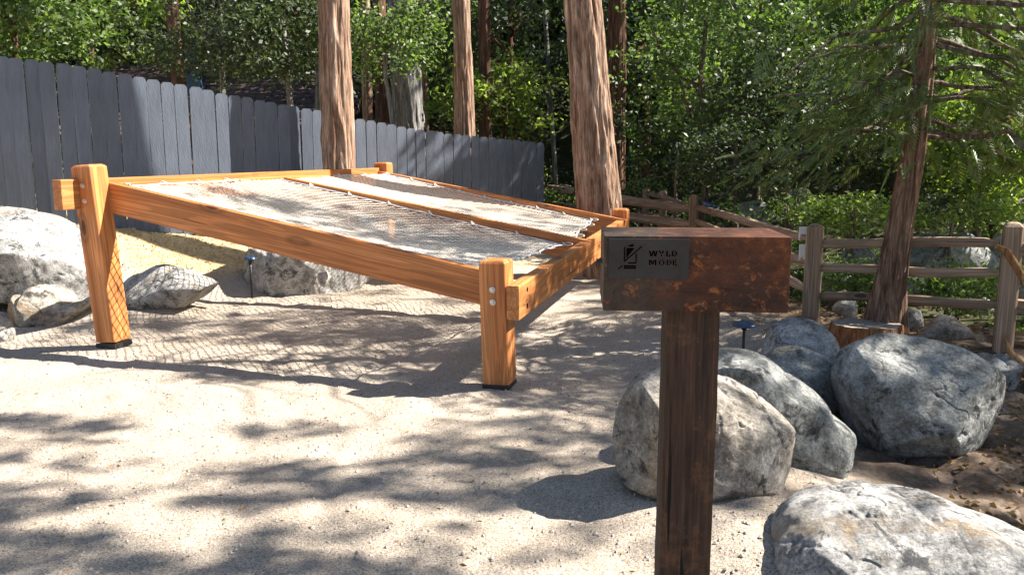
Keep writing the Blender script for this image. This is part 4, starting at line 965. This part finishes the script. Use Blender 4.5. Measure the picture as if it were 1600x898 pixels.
# ------------------------------------------------------------------ split rail fence
rf = empty('split_rail_fence', (2.9, 8.0, 0), 'weathered split rail fence with three rails curving along the right side', 'fence'); RO = rf.location.copy()
def rail_post(u, vt, vb, wpx, Yd):
    b = at(u, vb, Yd); t = at(u, vt, Yd); t.x = b.x + (t.x - b.x) * 0 ; wd = wpx * Yd / F; hgt = t.z - b.z + .15
    mb = MB(); s = wd / 2; e = s * .22
    def ring(z, i): return [(z, -s + e + i, -s + i), (z, s - e - i, -s + i), (z, s - i, -s + e + i), (z, s - i, s - e - i), (z, s - e - i, s - i), (z, -s + e + i, s - i), (z, -s + i, s - e - i), (z, -s + i, -s + e + i)]
    rs = [ring(0, 0), ring(hgt - .035, 0), ring(hgt - .01, s * .3), ring(hgt, s * .55)]; vs = sum(rs, []); fs = []
    for k in range(3):
        for i in range(8): j = (i + 1) % 8; fs.append((k * 8 + i, k * 8 + j, (k + 1) * 8 + j, (k + 1) * 8 + i))
    fs += [tuple(range(8))[::-1], tuple(24 + i for i in range(8))]; mb.add(vs, fs)
    put(mb, 'fence_post', M['weathered'], oriented(Vector((b.x, Yd, b.z - .15)), Vector((0, 0, 1)), Vector((.9, -.43, 0)), Vector((.43, .9, 0))), rf, RO)
def rail(a, b, r=.05, seed=0):
    a = Vector(a); b = Vector(b); ax = (b - a).normalized(); sd_ = Vector((ax.y, -ax.x, 0)).normalized(); dn = ax.cross(sd_); L = (b - a).length
    mb = MB(); n = 14; m = 6; sh = [(1, .5), (.4, 1.0), (-.5, .85), (-1, .0), (-.6, -.9), (.5, -.8)]; vs = []
    for i in range(n + 1):
        t = i / n; tp_ = .55 + .45 * min(1, min(t, 1 - t) / .06)
        for k, (p, q) in enumerate(sh):
            w_ = 1 + .16 * noise.noise(Vector((t * 4, k * 1.3, seed))); vs.append((L * t, p * r * .75 * w_ * tp_, q * r * w_ * tp_ + .012 * math.sin(t * 5 + seed)))
    fs = [(i * m + k, i * m + (k + 1) % m, (i + 1) * m + (k + 1) % m, (i + 1) * m + k) for i in range(n) for k in range(m)] + [tuple(range(m)), tuple(n * m + k for k in range(m))[::-1]]
    mb.add(vs, fs); put(mb, 'rail', M['weathered'], oriented(a, ax, sd_, dn), rf, RO)
y1, y2 = 7.75, 6.75
rail_post(1266, 350, 498, 25, y1); rail_post(1566, 347, 545, 28, y2); rail_post(1083, 304, 365, 13, 12.3); rail_post(1035, 297, 345, 11, 14.5); rail_post(1008, 293, 345, 10, 15.6)
rail_post(845, 283, 320, 9, 17.5)
for va, vb_ in ((378, 380), (419, 425), (462, 474)): rail(at(1272, va, y1), at(1562, vb_, y2), .043, va)
for va, vb_, yb in ((386, 392, 6.3), (428, 440, 6.3), (476, 492, 6.3)): rail(at(1572, va, y2), at(1760, vb_, yb), .045, va)
for va, vb_ in ((324, 371), (345, 412), (358, 455)): rail(at(1085, va, 12.3), at(1262, vb_, y1), .045, va)
for va, vb_ in ((293, 326), (318, 350)): rail(at(845, va, 17.5), at(1083, vb_, 12.3), .075, va)
rail(at(1008, 318, 15.6), at(1035, 326, 14.5), .06, 1); rail(at(1008, 335, 15.6), at(1080, 352, 12.6), .06, 2); rail(at(1008, 301, 15.6), at(1070, 318, 13.0), .045, 3)
# white boards on the back of the rail post
for (v0, v1, lb) in ((355, 376, 'upper white board behind the rail fence post right of the sign'), (382, 407, 'lower white board behind the rail fence post right of the sign')):
    a = at(1250, v1, 7.86); b = at(1288, v0, 7.86); o = MB().box(-(b.x - a.x) / 2, (b.x - a.x) / 2, -.008, .008, 0, b.z - a.z, .006).build('white_board', M['white']); o.location = ((a.x + b.x) / 2, 7.90, a.z); tag(o, lb, 'board')
# leaning snapped branch at the right edge
mb = MB(); mb.tube([at(1556, 385, 6.3), at(1572, 392, 6.25), at(1590, 420, 6.2), at(1625, 480, 6.1), at(1670, 560, 6.0)], [.02, .03, .028, .026, .03], 8)
o = mb.build('branch', M['orange_wood'], None, True); tag(o, 'bare snapped branch leaning against the right rail fence post', 'branch')
mb = MB(); mb.tube([at(1568, 525, 6.0), at(1580, 552, 5.95), at(1600, 580, 5.9), at(1640, 600, 5.9)], [.008, .024, .045, .05], 8)
o = mb.build('branch', M['orange_wood'], None, True); tag(o, 'splintered orange branch on the ground at the right edge', 'branch')
for (pts, r, lb) in (([(1283, 505), (1300, 470), (1322, 455)], .03, 'grey stick lying below the rails left of the stump'), ([(1480, 345), (1530, 330), (1600, 315)], .05, 'fallen log on the far bank at the right')):
    Yd = 8.4 if pts[0][0] < 1300 else 12.; mb = MB(); mb.tube([at(u, v, Yd) for u, v in pts], r, 7); o = mb.build('fallen_branch', M['twig'], None, True); tag(o, lb, 'branch')

# ------------------------------------------------------------------ path lights
def path_light(base, h, rcap, label):
    e = empty('path_light', base, label, 'garden light')
    MB().lathe([(.012, -.1), (.012, h - .02)], 12).build('stem', M['black_metal'], e, True)
    MB().lathe([(.022, h - .06), (.022, h - .02), (.014, h - .01)], 14).build('collar', M['black_metal'], e, True)
    MB().lathe([(rcap * .95, h - .028), (rcap, h - .02), (rcap * .92, h - .008), (rcap * .55, h + .008), (rcap * .2, h + .016), (.004, h + .018)], 28).build('cap', M['lamp_metal'], e, True)
    return e
p = on_ground(1161, 553); path_light((p.x, p.y, tz(p.x, p.y)), at(1163, 490, p.y).z, .105, 'path light with a domed blue-black cap beside the boulders')
p = at(393, 450, 8.7); path_light((p.x, p.y, p.z), .33, .07, 'small path light under the lounger on the left')
p = at(1110, 322, 11.9); e = empty('spotlight', (p.x, p.y, p.z), 'small blue-grey metal lamp resting on the far rail', 'lamp')
o = MB().tube([(-.11, 0, .05), (.0, 0, .0), (.07, 0, -.05)], [.035, .06, .065], 14).build('housing', M['lamp_metal'], e, True)
o = MB().tube([(.068, 0, -.049), (.085, 0, -.062)], [.075, .078], 14).build('rim', M['steel'], e, True)
# bracket showing at the left end of the sign box
a = at(934, 411, 2.25); put(MB().box(0, .035, 0, .01, 0, .011, .001), 'bracket', M['black_metal'], oriented(Vector((a.x - .004, a.y, a.z)), es, ns, Vector((0, 0, 1))), sgn, SO)

# ------------------------------------------------------------------ pebbles, chips, litter
def pebbles(n, x0, x1, y0, y1, smin, smax, mat, name, label, cond=None):
    x = rng.uniform(x0, x1, n); y = y0 + (y1 - y0) * rng.random(n) ** 1.6
    if cond is not None: k = cond(x, y); x, y = x[k], y[k]
    z = terrain(x, y); s = smin + (smax - smin) * rng.random(len(x)) ** 5; c = np.stack([x, y, z + s * .2], 1)
    oc = np.array([[1, 0, 0], [0, 1, 0], [-1, 0, 0], [0, -1, 0], [0, 0, .7], [0, 0, -.7]]); a = rng.uniform(0, 6.28, len(x)); st = rng.uniform(.6, 1.3, (len(x), 6))
    P = []
    for i in range(6):
        ca_, sa = np.cos(a), np.sin(a); ox = oc[i, 0] * ca_ - oc[i, 1] * sa; oy = oc[i, 0] * sa + oc[i, 1] * ca_; P.append(c + np.stack([ox, oy, np.full_like(ox, oc[i, 2])], 1) * (s * st[:, i])[:, None])
    tri = [(0, 1, 4), (1, 2, 4), (2, 3, 4), (3, 0, 4)]
    v = np.stack([np.stack([P[i] for i in t3], 1) for t3 in tri], 1).reshape(-1, 3, 3)
    o = quads(name, v, mat, None, 3); tag(o, label, 'pebbles', kind='stuff')
yard = lambda x, y: (x < 1.5 + 0 * y) & (x > -.7 * y - .5) & (y < 9.5)
pebbles(50000, -7, 2, 2.4, 9, .0022, .012, M['stone'], 'gravel_grains', 'coarse grit scattered over the sandy yard', yard)
def flakes(n, x0, x1, y0, y1, L, W, mat, name, label, cond):
    x = rng.uniform(x0, x1, n); y = rng.uniform(y0, y1, n); k = cond(x, y); x, y = x[k], y[k]
    c = np.stack([x, y, terrain(x, y) + L * .12], 1); d, s = rot_frames(len(x), 0, .9); LL = L * rng.uniform(.5, 1.4, (len(x), 1)); WW = W * rng.uniform(.6, 1.3, (len(x), 1))
    v = np.stack([c - d * LL / 2, c + s * WW / 2, c + d * LL / 2, c - s * WW / 2], 1); o = quads(name, v, mat); tag(o, label, 'ground litter', kind='stuff')
flakes(26000, -7.5, 0, 7.8, 13, .045, .016, M['chips'], 'wood_chips', 'pale wood chips covering the bank below the plank fence', lambda x, y: (y > 7.75 + (x + 6.5) * .5 + .5) & (y < FY0 + (x - FX0) * .74 + .2))
flakes(11000, 1.3, 8, 3.0, 9.5, .045, .026, M['litter'], 'leaf_litter', 'brown leaf litter under the rail fence', lambda x, y: (x > 2.2 - .0 * y) & (fbm(x * 2, y * 2, 1.) > .42))
flakes(1500, 1.4, 9, 5, 13, .35, .014, M['litter'], 'twig_litter', 'fallen twigs on the ground around the rail fence', lambda x, y: x > 2.0)
flakes(700, -6, 1.5, 2.6, 8, .028, .01, M['litter'], 'yard_litter', 'sparse dry leaves and twigs on the sand', lambda x, y: y > 0)
